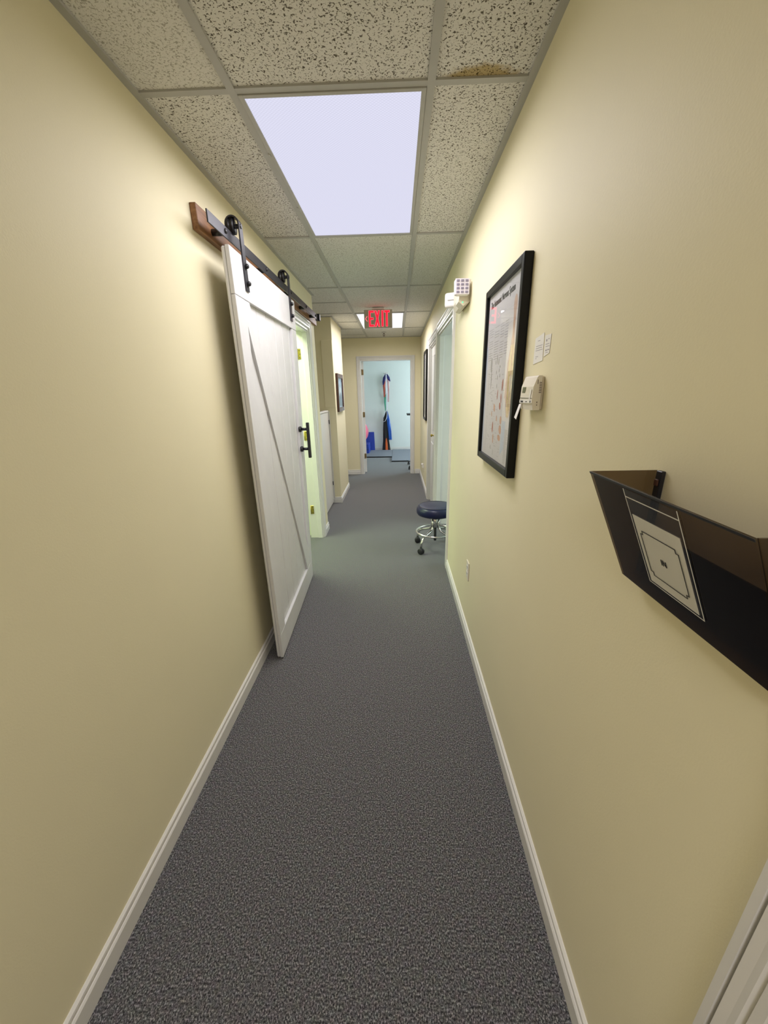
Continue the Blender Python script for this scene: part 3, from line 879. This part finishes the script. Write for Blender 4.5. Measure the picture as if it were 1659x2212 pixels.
for k in range(26):
    v = 0.79 + 0.0075 * k
    patch(mb, [(0.80, v), (0.80 + rnd.uniform(0.05, 0.13), v), (0.86, v + 0.003), (0.80, v + 0.003)], 0.0001)
for k in range(60):
    v = 0.32 + 0.011 * k
    patch(mb, [(0.14, v), (0.14 + rnd.uniform(0.02, 0.06), v), (0.16, v + 0.0022), (0.14, v + 0.0022)], 0.0001)
mb.build('small_text', 'greyink', paper)['kind'] = 'stuff'
mb = MB()
for u, v, a, b2, r in ((0.22, 0.42, 0.03, 0.045, 0.1), (0.24, 0.51, 0.015, 0.06, 0.0), (0.42, 0.395, 0.012, 0.03, 0.0), (0.47, 0.41, 0.012, 0.02, 0.3), (0.37, 0.41, 0.010, 0.015, 0.2), (0.41, 0.47, 0.01, 0.012, 0), (0.50, 0.46, 0.012, 0.012, 0), (0.46, 0.50, 0.009, 0.014, 0), (0.53, 0.49, 0.01, 0.012, 0), (0.45, 0.55, 0.008, 0.014, 0), (0.52, 0.44, 0.012, 0.008, 0), (0.36, 0.93, 0.012, 0.014, 0.5), (0.46, 0.955, 0.006, 0.02, 0)):
    patch(mb, ellipse(u, v, a, b2, 12, r))
mb.build('grey_drawings', 'greyink', paper)['kind'] = 'stuff'
MB().box(px_ - 0.0058, px_ - 0.0038, iy0, iy1, iz0, iz1).build('glass', 'glass', ch)

c2 = thing('wall_chart', 'narrow looking black framed chart beyond the closed right door', 'framed chart', (XR, 6.0, 1.07))
frame_x(c2, XR, -1, 5.735, 6.26, 1.072, 1.985, 0.030, 0.030, 'frame_black')
cp = MB().box(XR - 0.016, XR - 0.012, 5.76, 6.235, 1.097, 1.960).build('paper', 'paper', c2)
mb = MB()
mb.box(XR - 0.0168, XR - 0.0162, 5.80, 6.19, 1.14, 1.62).build('grey_print', 'greymat', cp)
mb = MB()
for k in range(8):
    mb.box(XR - 0.0168, XR - 0.0162, 5.82, 6.17, 1.68 + 0.028 * k, 1.688 + 0.028 * k)
mb.build('small_text', 'greyink', cp)['kind'] = 'stuff'
MB().box(XR - 0.022, XR - 0.020, 5.76, 6.235, 1.097, 1.960).build('glass', 'glass', c2)

# small brown framed picture on the jutting wall
fp = thing('framed_picture', 'small brown wood framed blue landscape picture on the jutting wall', 'picture', (XL, 5.85, 1.22))
frame_x(fp, XL, 1, 5.54, 6.08, 1.222, 1.705, 0.052, 0.030, 'frame_brown')
xp = XL + 0.012
pr_ = MB().box(xp - 0.004, xp, 5.585, 6.035, 1.265, 1.655).build('print', 'print_sky', fp)
MB().prism([(xp + 0.0003, 5.60, 1.30), (xp + 0.0003, 6.03, 1.28), (xp + 0.0003, 5.98, 1.42), (xp + 0.0003, 5.86, 1.47), (xp + 0.0003, 5.78, 1.41), (xp + 0.0003, 5.68, 1.45)], (0.0004, 0, 0)).build('mountain_print', 'print_dark', pr_)
MB().prism([(xp + 0.0008, 5.78, 1.415), (xp + 0.0008, 5.86, 1.475), (xp + 0.0008, 5.95, 1.44), (xp + 0.0008, 5.93, 1.52), (xp + 0.0008, 5.82, 1.55), (xp + 0.0008, 5.72, 1.48)], (0.0004, 0, 0)).build('snow_print', 'print_white', pr_)
MB().box(XL + 0.018, XL + 0.020, 5.585, 6.035, 1.265, 1.66).build('glass', 'glass', fp)

# ------------------------------------------------------------------ paper notes
def note(label, pts, lines, x=XR):
    t = thing('paper_note', label, 'note', (x, sum(p[0] for p in pts) / 4, min(p[1] for p in pts)), 'paper notes above the thermostat')
    MB().prism([(x - 0.0006, y, z) for y, z in pts], (-0.0006, 0, 0)).build('sheet', 'note', t)
    mb = MB()
    for (y0, y1, z, w) in lines:
        mb.box(x - 0.0014, x - 0.0012, y1, y0, z, z + w * 0.55)
    mb.build('writing', 'greyink', t)['kind'] = 'stuff'
    return t
note('left white paper note with typed lines taped above the thermostat', [(1.340, 1.606), (1.266, 1.614), (1.260, 1.540), (1.342, 1.534)],
     [(1.315, 1.295, 1.596, 0.003), (1.328, 1.272, 1.582, 0.003), (1.328, 1.275, 1.576, 0.003), (1.328, 1.268, 1.570, 0.003), (1.325, 1.302, 1.553, 0.003), (1.325, 1.315, 1.548, 0.003)])
note('right handwritten paper note taped above the thermostat', [(1.256, 1.605), (1.208, 1.604), (1.211, 1.556), (1.253, 1.549)],
     [(1.245, 1.236, 1.588, 0.010), (1.228, 1.220, 1.592, 0.004), (1.246, 1.218, 1.580, 0.003), (1.244, 1.214, 1.574, 0.003), (1.244, 1.232, 1.563, 0.007), (1.228, 1.214, 1.564, 0.005), (1.240, 1.222, 1.558, 0.003)])

# ------------------------------------------------------------------ thermostat
th = thing('thermostat', 'beige wall thermostat with small LCD and taped paper labels', 'thermostat', (XR, 1.28, 1.403))
ty0, ty1, tz0, tz1 = 1.222, 1.338, 1.404, 1.499
MB().box(XR - 0.008, XR - 0.0005, ty0 + 0.002, ty1 - 0.002, tz0 + 0.002, tz1 - 0.002, 0.002).build('back_plate', 'beige', th)
MB().prism([(XR - 0.008, ty0, tz0), (XR - 0.028, ty0, tz0), (XR - 0.033, ty0, tz0 + 0.03), (XR - 0.031, ty0, tz1 - 0.03), (XR - 0.022, ty0, tz1 - 0.004), (XR - 0.018, ty0, tz1), (XR - 0.008, ty0, tz1)], (0, ty1 - ty0, 0)).build('cover', 'plastic', th)
fx = XR - 0.0328
MB().prism([(XR - 0.0321, 1.322, 1.4520), (XR - 0.0321, 1.295, 1.4520), (XR - 0.0316, 1.290, 1.4590), (XR - 0.0310, 1.290, 1.4685), (XR - 0.0310, 1.322, 1.4685)], (-0.0007, 0, 0)).build('lcd', 'lcd', th)
g = MB()
for k in range(7):
    z = 1.452 + 0.0045 * k
    g.box(XR - 0.0150, XR - 0.0085, ty0 - 0.0006, ty0 + 0.001, z, z + 0.0018)
g.box(XR - 0.0205, XR - 0.0190, ty0 - 0.0006, ty0 + 0.001, 1.476, 1.488)
g.box(XR - 0.0185, XR - 0.0165, ty0 - 0.0006, ty0 + 0.001, 1.424, 1.428).box(XR - 0.0185, XR - 0.0165, ty0 - 0.0006, ty0 + 0.001, 1.417, 1.420)
g.build('vents', 'frame_brown', th)['kind'] = 'stuff'
tp = MB().prism([(fx - 0.0002, 1.338, 1.422), (fx - 0.0002, 1.219, 1.424), (fx - 0.0002, 1.219, 1.434), (fx - 0.0002, 1.338, 1.432)], (-0.0012, 0, 0)).build('tape_label', 'note', th)
MB().text('heat', 0.011, basis((fx - 0.0018, 1.312, 1.4275), (0, -1, 0), (0, 0, 1)), sx=1.3).box(fx - 0.0019, fx - 0.0013, 1.262, 1.275, 1.426, 1.4285).box(fx - 0.0019, fx - 0.0013, 1.228, 1.236, 1.425, 1.431).box(fx - 0.0013, fx - 0.0002, 1.222, 1.336, 1.4365, 1.4378).build('writing', 'ink', tp)
MB().prism([(fx - 0.0002, 1.248, 1.434), (fx - 0.0002, 1.236, 1.434), (fx + 0.0003, 1.231, 1.462), (fx + 0.0003, 1.241, 1.463)], (-0.0012, 0, 0)).build('tape_label', 'note', th)
q = [(XR - 0.0335, 1.338, 1.419), (XR - 0.0335, 1.316, 1.419), (XR - 0.042, 1.330, 1.372), (XR - 0.042, 1.352, 1.377)]
MB().prism(q, (-0.0008, 0, 0)).build('paper_tab', 'card', th, 'white paper tab curling below')

# ------------------------------------------------------------------ outlets
def outlet(label, yc, zc, plug=False):
    t = thing('wall_outlet', label, 'outlet', (XR, yc, zc - 0.06), 'wall outlets')
    MB().box(XR - 0.006, XR - 0.0005, yc - 0.036, yc + 0.036, zc - 0.058, zc + 0.058, 0.002).build('cover_plate', 'plastic', t)
    for dz in (-0.021, 0.021):
        r = MB().box(XR - 0.0075, XR - 0.0055, yc - 0.017, yc + 0.017, zc + dz - 0.014, zc + dz + 0.014, 0.001).build('receptacle', 'plastic_white', t)
        s = MB()
        for dy in (-0.006, 0.006):
            s.box(XR - 0.0079, XR - 0.0073, yc + dy - 0.001, yc + dy + 0.001, zc + dz - 0.003, zc + dz + 0.006)
        s.build('slots', 'ink', r)
    MB().lathe([(0, 0.0015), (0.003, 0.001), (0.003, -0.001)], 8, basis((XR - 0.006, yc, zc), (0, -1, 0), (0, 0, 1))).build('screw', 'chrome', t)
    return t
outlet('ivory wall outlet low on the near right wall', 2.212, 0.428)
outlet('far wall outlet with a plugged-in night light near the corridor end', 6.36, 0.30)
nl = thing('night_light', 'small white plug-in night light in the far wall outlet', 'night light', (XR, 6.36, 0.30))
MB().box(XR - 0.030, XR - 0.008, 6.34, 6.38, 0.305, 0.345, 0.004, 2).build('body', 'plastic_white', nl)
MB().lathe([(0.0, 0.034), (0.014, 0.030), (0.019, 0.018), (0.018, 0.0), (0.0, -0.002)], 16, Matrix.Translation((XR - 0.026, 6.36, 0.344))).build('shade', 'plastic_white', nl)

# ------------------------------------------------------------------ emergency light
em = thing('emergency_light', 'white twin-head emergency light on the wall above the right doorway', 'emergency light', (XR, 2.75, 1.9))
by0, by1 = 2.585, 2.86
prof = [(XR - 0.0005, by0, 2.050), (XR - 0.050, by0, 2.050), (XR - 0.062, by0, 2.03), (XR - 0.062, by0, 1.960), (XR - 0.045, by0, 1.930), (XR - 0.020, by0, 1.922), (XR - 0.0005, by0, 1.940)]
body = MB().prism(prof, (0, by1 - by0, 0))
body.build('housing', 'plastic', em)
# faceted lower lamp pod with indicator
MB().prism([(XR - 0.062, by0 - 0.006, 1.972), (XR - 0.066, by0 - 0.006, 1.940), (XR - 0.040, by0 - 0.006, 1.918), (XR - 0.012, by0 - 0.006, 1.935), (XR - 0.012, by0 - 0.006, 1.97)], (0, 0.12, 0)).build('pod', 'plastic', em)
MB().lathe([(0, 0.003), (0.003, 0.002), (0.004, 0.0)], 10, basis((XR - 0.043, by0 - 0.0064, 1.936), (1, 0, 0), (0, 0, 1))).build('indicator', 'green_led', em, 'small green indicator')
def head(xc, yc, zc, s, yaw, tilt, face):
    mt = Matrix.Translation((xc, yc, zc)) @ Matrix.Rotation(yaw, 4, 'Z') @ Matrix.Rotation(tilt, 4, 'X')
    h = MB(); h.box(-s, s, 0.0, 0.040, -s, s, 0.015, 4)
    h.warp(lambda v: mt @ v)
    ho = h.build('lamp_head', 'plastic_white', em)
    if face:
        p = MB().box(-s * 0.93, s * 0.93, -0.0015, 0.0012, -s * 0.93, s * 0.93, 0.0007).warp(lambda v: mt @ v).build('lens', 'led_lens', ho)
        for i in range(3):
            for j in range(4):
                cx, cz = (-0.58 + 0.58 * i) * s, (-0.66 + 0.44 * j) * s
                q = MB()
                q.box(cx - 0.19 * s, cx + 0.19 * s, -0.004, -0.001, cz - 0.14 * s, cz + 0.14 * s, 0.001)
                q.warp(lambda v: mt @ v).build('led_cell', 'led_dark', ho)
    else:
        MB().box(-s * 0.45, s * 0.8, -0.003, 0.001, -0.1 * s, 0.05 * s, 0.001).warp(lambda v: mt @ v).build('slot', 'grid', ho)
    MB().tube([mt @ Vector((0, 0.035, -0.01)), (XR - 0.04, min(max(yc + 0.05, by0 + 0.02), by1 - 0.01), 1.985)], 0.011, 10).build('swivel', 'plastic', ho)
head(XR - 0.054, 2.535, 2.005, 0.042, math.radians(3), math.radians(-4), True)
head(XR - 0.080, 2.840, 1.999, 0.042, math.radians(-24), 0.0, False)

# ------------------------------------------------------------------ wall file holder
fh = thing('wall_file_holder', 'smoked acrylic wall file pocket at the right edge with an IN card', 'file holder', (XR, 0.49, 1.152))
hy0, hy1 = 0.334, 0.652
ht, hb = 1.335, 1.150
xf_t, xf_b = 0.317, 0.402
def fpt(s, y, lift=0.0):
    # s 0 top .. 1 bottom on the sloping front
    nx, nz = -(ht - hb), -(xf_b - xf_t)
    L = math.hypot(nx, nz)
    return Vector((xf_t + s * (xf_b - xf_t) + lift * nx / L, y, ht - s * (ht - hb) + lift * nz / L))
def slab(mb, s0, s1, y0, y1, l0, l1):
    mb.quadprism([fpt(s0, y0, l0), fpt(s0, y1, l0), fpt(s1, y1, l0), fpt(s1, y0, l0), fpt(s0, y0, l1), fpt(s0, y1, l1), fpt(s1, y1, l1), fpt(s1, y0, l1)])
    return mb
slab(MB(), 0, 1, hy0, hy1, 0.0, 0.0025).build('front_panel', 'smoke', fh)
MB().box(XR - 0.004, XR - 0.0015, hy0, hy1, hb, 1.238).build('back_panel', 'smoke', fh)
MB().box(xf_b, XR - 0.0015, hy0, hy1, hb - 0.0025, hb).build('bottom', 'smoke', fh)
for y in (hy0, hy1 - 0.0025):
    MB().prism([(xf_t + 0.001, y, ht), (XR - 0.002, y, ht), (XR - 0.002, y, hb), (xf_b, y, hb)], (0, 0.0025, 0)).build('end_panel', 'smoke', fh)
for y in (hy1 - 0.022, hy0 + 0.006):
    MB().box(XR - 0.0075, XR - 0.0005, y, y + 0.014, hb + 0.01, ht + 0.001, 0.001).build('bracket', 'black', fh)
MB().box(XR - 0.0105, XR - 0.0072, hy1 - 0.0195, hy1 - 0.0105, 1.312, 1.323, 0.001).build('bracket_clip', 'frame_brown', fh)
e = MB(); slab(e, -0.004, 0.012, hy0, hy1, 0.0025, 0.0032); e.build('top_edge', 'black', fh)
# clear sleeve with card
def sk(s, y):  # the sleeve hangs a little skewed
    return s, y
sl = slab(MB(), 0.02, 0.80, 0.437, 0.551, 0.0034, 0.0038).build('label_sleeve', 'sleeve', fh)
e = MB(); slab(e, 0.078, 0.085, 0.439, 0.550, 0.0039, 0.0042); slab(e, 0.02, 0.80, 0.550, 0.551, 0.0039, 0.0042); slab(e, 0.02, 0.80, 0.437, 0.4382, 0.0039, 0.0042); slab(e, 0.795, 0.80, 0.4382, 0.550, 0.0039, 0.0042)
e.build('sleeve_rim', 'note', sl)
cdp = slab(MB(), 0.22, 0.785, 0.447, 0.547, 0.0028, 0.0033).build('card', 'card', sl, 'white card reading IN')
S0, S1, Y0_, Y1_ = 0.33, 0.70, 0.457, 0.537
nd = 0.005; ns_ = 0.028
pathp = [(S0, Y1_ - nd), (S0, Y0_ + nd), (S0 + ns_, Y0_ + nd), (S0 + ns_, Y0_), (S1 - ns_, Y0_), (S1 - ns_, Y0_ + nd), (S1, Y0_ + nd), (S1, Y1_ - nd), (S1 - ns_, Y1_ - nd), (S1 - ns_, Y1_), (S0 + ns_, Y1_), (S0 + ns_, Y1_ - nd)]
bdm = MB()
for i in range(len(pathp)):
    (sa, yA), (sb, yBq) = pathp[i], pathp[(i + 1) % len(pathp)]
    hs, hyy = 0.0025, 0.0006
    slab(bdm, min(sa, sb) - hs, max(sa, sb) + hs, min(yA, yBq) - hyy, max(yA, yBq) + hyy, 0.0040, 0.0044)
bdm.build('card_border', 'ink', cdp)
dvec = (fpt(0, 0.5) - fpt(1, 0.5)).normalized()
MB().text('IN', 0.0135, basis(fpt(0.52, 0.497, 0.0043), (0, -1, 0), dvec), sx=0.9).build('card_text', 'ink', cdp)

# ------------------------------------------------------------------ rolling stool
def arc(cx, cy, r, z, n=40):
    return [(cx + r * math.cos(2 * math.pi * k / n), cy + r * math.sin(2 * math.pi * k / n), z) for k in range(n)]
def stool(cx, cy, rot, label):
    t = thing('rolling_stool', label, 'stool', (cx, cy, 0))
    mt = Matrix.Translation((cx, cy, 0))
    prof = [(0, 0.347), (0.155, 0.347), (0.171, 0.352), (0.180, 0.366), (0.183, 0.388), (0.181, 0.410), (0.171, 0.428), (0.157, 0.436), (0.148, 0.438), (0.10, 0.441), (0, 0.442)]
    MB().lathe(prof, 48, mt).build('seat', 'vinyl', t, 'round navy vinyl cushion', True)
    MB().lathe([(0.152, 0.4390), (0.156, 0.4393), (0.158, 0.4360)], 48, mt).build('seat_seam', 'rubber', t)
    MB().lathe([(0, 0.340), (0.14, 0.340), (0.14, 0.348), (0, 0.348)], 32, mt).build('seat_plate', 'rubber', t)
    MB().lathe([(0.0, 0.345), (0.043, 0.345), (0.043, 0.225), (0.030, 0.222), (0.0, 0.222)], 24, mt).build('column', 'chrome', t)
    MB().lathe([(0.0, 0.226), (0.013, 0.226), (0.013, 0.085), (0.010, 0.08), (0.0, 0.08)], 16, mt).build('gas_lift', 'rubber', t)
    MB().tube(arc(cx, cy, 0.182, 0.176), 0.0095, 10, closed=True).build('foot_ring', 'chrome', t)
    for k in range(4):
        a = rot + k * math.pi / 2
        ca, sa = math.cos(a), math.sin(a)
        pr = [(0.036, 0.315), (0.037, 0.25), (0.045, 0.215), (0.065, 0.192), (0.10, 0.180), (0.15, 0.164), (0.188, 0.148), (0.208, 0.122), (0.217, 0.098), (0.219, 0.060)]
        lg = MB().tube([(cx + r * ca, cy + r * sa, z) for r, z in pr], 0.0115, 10).build('leg', 'chrome', t)
        ex, ey = cx + 0.219 * ca, cy + 0.219 * sa
        cm = MB()
        ca2 = rot + k * 1.3
        for s2 in (-1, 1):
            off = Vector((math.cos(ca2), math.sin(ca2), 0)) * 0.012 * s2
            cm.lathe([(0, 0.009), (0.024, 0.009), (0.029, 0.005), (0.029, -0.005), (0.024, -0.009), (0, -0.009)], 20,
                     basis(Vector((ex, ey, 0.0295)) + off, (-math.sin(ca2), math.cos(ca2), 0), (0, 0, 1)))
        cm.tube([(ex, ey, 0.030), (ex, ey, 0.066)], [0.018, 0.012], 10)
        cm.build('caster', 'rubber', t)
    return t
stool(0.36, 3.655, math.radians(228), 'navy blue vinyl rolling stool with chrome foot ring in the right doorway')

# ------------------------------------------------------------------ exercise room
# coat hook with bands
YW = YB - 0.02
hk = thing('wall_hook', 'small white wall hook holding the resistance bands', 'hook', (-0.26, YB, 1.88))
MB().box(-0.31, -0.205, YB - 0.014, YB - 0.0005, 1.885, 1.925, 0.003).build('plate', 'plastic_white', hk)
MB().tube([(-0.258, YB - 0.012, 1.895), (-0.258, YB - 0.05, 1.875), (-0.258, YB - 0.075, 1.885), (-0.258, YB - 0.08, 1.905)], 0.007, 10).build('prong', 'chrome', hk)
def ribbon(name, label, pts, m, th=0.006, grp='resistance bands on the hook', fold=0.012):
    # pts: (x, y, z, width)
    mb = MB()
    n = 24
    def interp(s):
        f = s * (len(pts) - 1); i = min(int(f), len(pts) - 2); f -= i
        return [pts[i][k] * (1 - f) + pts[i + 1][k] * f for k in range(4)]
    rows = []
    NC = 5
    for j in range(n + 1):
        x, y, z, w = interp(j / n)
        row_f, row_b = [], []
        for c in range(NC):
            u = c / (NC - 1) - 0.5
            yy = y + fold * math.sin(u * 9 + j * 0.35) * 0.5
            row_f.append(mb.bm.verts.new((x + u * w, yy - th / 2, z)))
            row_b.append(mb.bm.verts.new((x + u * w, yy + th / 2, z)))
        rows.append((row_f, row_b))
    for (f0, b0), (f1, b1) in zip(rows, rows[1:]):
        for c in range(NC - 1):
            mb.bm.faces.new((f0[c], f0[c + 1], f1[c + 1], f1[c])); mb.bm.faces.new((b0[c + 1], b0[c], b1[c], b1[c + 1]))
        mb.bm.faces.new((f0[0], f1[0], b1[0], b0[0])); mb.bm.faces.new((f0[-1], b0[-1], b1[-1], f1[-1]))
    mb.bm.faces.new(rows[0][0] + rows[0][1][::-1]); mb.bm.faces.new(rows[-1][1] + rows[-1][0][::-1])
    o = mb.build(name, m, smooth=True)
    tag(o, label, 'exercise band', grp)
    return o
y = YB
ribbon('resistance_band', 'navy exercise band draped over the hook to the left', [(-0.262, y - 0.078, 1.875, 0.05), (-0.300, y - 0.080, 1.80, 0.075), (-0.325, y - 0.078, 1.70, 0.06), (-0.338, y - 0.072, 1.63, 0.03)], 'b_navy')
ribbon('resistance_band', 'navy exercise band draped over the hook to the right', [(-0.250, y - 0.088, 1.878, 0.05), (-0.215, y - 0.090, 1.81, 0.08), (-0.185, y - 0.088, 1.74, 0.05), (-0.165, y - 0.085, 1.71, 0.02)], 'b_navy')
ribbon('resistance_band', 'red exercise band hanging below the left navy drape', [(-0.300, y - 0.055, 1.78, 0.05), (-0.318, y - 0.055, 1.60, 0.055), (-0.312, y - 0.055, 1.34, 0.035)], 'b_red')
ribbon('resistance_band', 'pale pink exercise band hanging on the right side', [(-0.225, y - 0.050, 1.80, 0.05), (-0.205, y - 0.050, 1.60, 0.04), (-0.218, y - 0.050, 1.22, 0.03)], 'b_pink')
ribbon('resistance_band', 'green exercise band hanging below the red one', [(-0.297, y - 0.040, 1.40, 0.05), (-0.300, y - 0.040, 1.20, 0.045), (-0.292, y - 0.040, 1.00, 0.02)], 'b_green')
ribbon('resistance_band', 'long white strap hanging down the middle of the bands', [(-0.258, y - 0.112, 1.87, 0.028), (-0.256, y - 0.112, 1.5, 0.032), (-0.247, y - 0.112, 1.01, 0.03)], 'b_white', fold=0.004)
ribbon('resistance_band', 'black exercise band bundle reaching down to the floor', [(-0.272, y - 0.070, 1.00, 0.03), (-0.295, y - 0.075, 0.88, 0.10), (-0.300, y - 0.075, 0.55, 0.13), (-0.292, y - 0.080, 0.25, 0.16), (-0.285, y - 0.085, 0.004, 0.22)], 'b_black', th=0.02, fold=0.03)
ribbon('resistance_band', 'bright blue exercise band hanging in front of the wall', [(-0.250, y - 0.105, 0.99, 0.025), (-0.225, y - 0.110, 0.80, 0.07), (-0.195, y - 0.110, 0.50, 0.09), (-0.178, y - 0.105, 0.28, 0.075)], 'b_blue', fold=0.03)
ribbon('resistance_band', 'orange exercise band showing at the foot of the black bundle', [(-0.285, y - 0.115, 0.32, 0.02), (-0.285, y - 0.118, 0.20, 0.055), (-0.280, y - 0.125, 0.012, 0.07)], 'b_orange', fold=0.006)
yy = y - 0.145
lp = MB().tube([(-0.345, yy, 0.85), (-0.315, yy, 0.93), (-0.272, yy, 1.03), (-0.250, yy, 0.94), (-0.265, yy, 0.84), (-0.30, yy, 0.76), (-0.352, yy, 0.74)], 0.006, 8).build('jump_rope', 'b_white')
tag(lp, 'pale cord looped at the top of the black bands', 'rope')

bm_ = thing('foam_mat', 'upright royal blue foam mat leaning on the exercise room wall', 'exercise mat', (-0.8, YB - 0.06, 0))
MB().prism([(-1.05, YB - 0.010, 0.478), (-0.607, YB - 0.010, 0.478), (-0.585, YB - 0.10, 0.003), (-1.05, YB - 0.10, 0.003)], (0, -0.045, 0)).build('pad', 'bluemat', bm_)
MB().box(-1.05, -0.585, YB - 0.150, YB - 0.1455, 0.003, 0.012).build('edge_binding', 'bluemat', bm_)
bb = thing('foam_block', 'low royal blue foam block under the pink ball', 'foam block', (-0.98, 10.2, 0))
MB().box(-1.30, -0.70, 9.96, 10.48, 0.002, 0.245, 0.012, 2).build('block', 'bluemat', bb)
MB().box(-1.302, -0.698, 9.958, 10.482, 0.118, 0.126).build('seam', 'vinyl', bb)
ball = thing('exercise_ball', 'pink exercise ball resting on a blue foam block', 'ball', (-1.0, 10.22, 0.245))
r = 0.282
MB().lathe([(r * math.sin(math.pi * k / 28) if 0 < k < 28 else 0.0, -r * math.cos(math.pi * k / 28)) for k in range(29)], 48, Matrix.Translation((-1.0, 10.22, 0.246 + r))).build('skin', 'ball', ball, None, True)
MB().lathe([(0.0, 0.0045), (0.012, 0.004), (0.014, -0.004)], 14, basis((-1.0 + r * 0.7, 10.22 - r * 0.714, 0.246 + r), (0.714, 0.7, 0), (0, 0, 1)) @ Matrix.Rotation(0, 4, 'X')).build('valve_plug', 'plastic_white', ball)
def floor_mat(label, x0, x1, y0, y1):
    t = thing('floor_mat', label, 'floor mat', ((x0 + x1) / 2, (y0 + y1) / 2, 0), 'grey foam floor mats')
    MB().box(x0, x1, y0, y1, 0.001, 0.028, 0.004).build('pad', 'greymat', t)
    MB().box(x0 - 0.004, x1 + 0.004, y0 - 0.006, y0, 0.001, 0.026).build('edge', 'rubber', t)
floor_mat('left grey foam floor mat below the hanging bands', -1.35, -0.132, 9.44, 10.54)
floor_mat('right grey foam floor mat reaching nearer the doorway', -0.128, 1.1, 8.80, 10.62)
# rolling cart just inside the room
rc = thing('rolling_cart', 'chrome rolling cart with dark tray inside the exercise room', 'cart', (0.50, 8.13, 0))
MB().tube([(0.245, 7.84, 0.075), (0.42, 7.92, 0.085), (0.50, 8.13, 0.085), (0.42, 8.34, 0.085), (0.245, 8.42, 0.075)], 0.013, 10).build('base_bar', 'chrome', rc)
MB().tube([(0.755, 7.84, 0.075), (0.58, 7.92, 0.085), (0.50, 8.13, 0.085), (0.58, 8.34, 0.085), (0.755, 8.42, 0.075)], 0.013, 10).build('base_bar', 'chrome', rc)
MB().tube([(0.50, 8.13, 0.07), (0.50, 8.13, 1.03)], 0.016, 12).build('pole', 'chrome', rc)
MB().box(0.192, 0.80, 7.92, 8.34, 1.03, 1.052, 0.004).build('tray', 'rubber', rc)
for cx, cy in ((0.235, 7.84), (0.235, 8.42), (0.765, 7.84), (0.765, 8.42)):
    cm = MB()
    for s2 in (-1, 1):
        cm.lathe([(0, 0.008), (0.024, 0.008), (0.028, 0.004), (0.028, -0.004), (0.024, -0.008), (0, -0.008)], 18, basis((cx + 0.011 * s2, cy, 0.0285), (0, 1, 0), (0, 0, 1)))
    cm.tube([(cx, cy, 0.03), (cx, cy, 0.075)], [0.014, 0.010], 10)
    cm.build('caster', 'rubber', rc)
for o in bpy.data.objects:
    if '_org' in o:
        del o['_org']
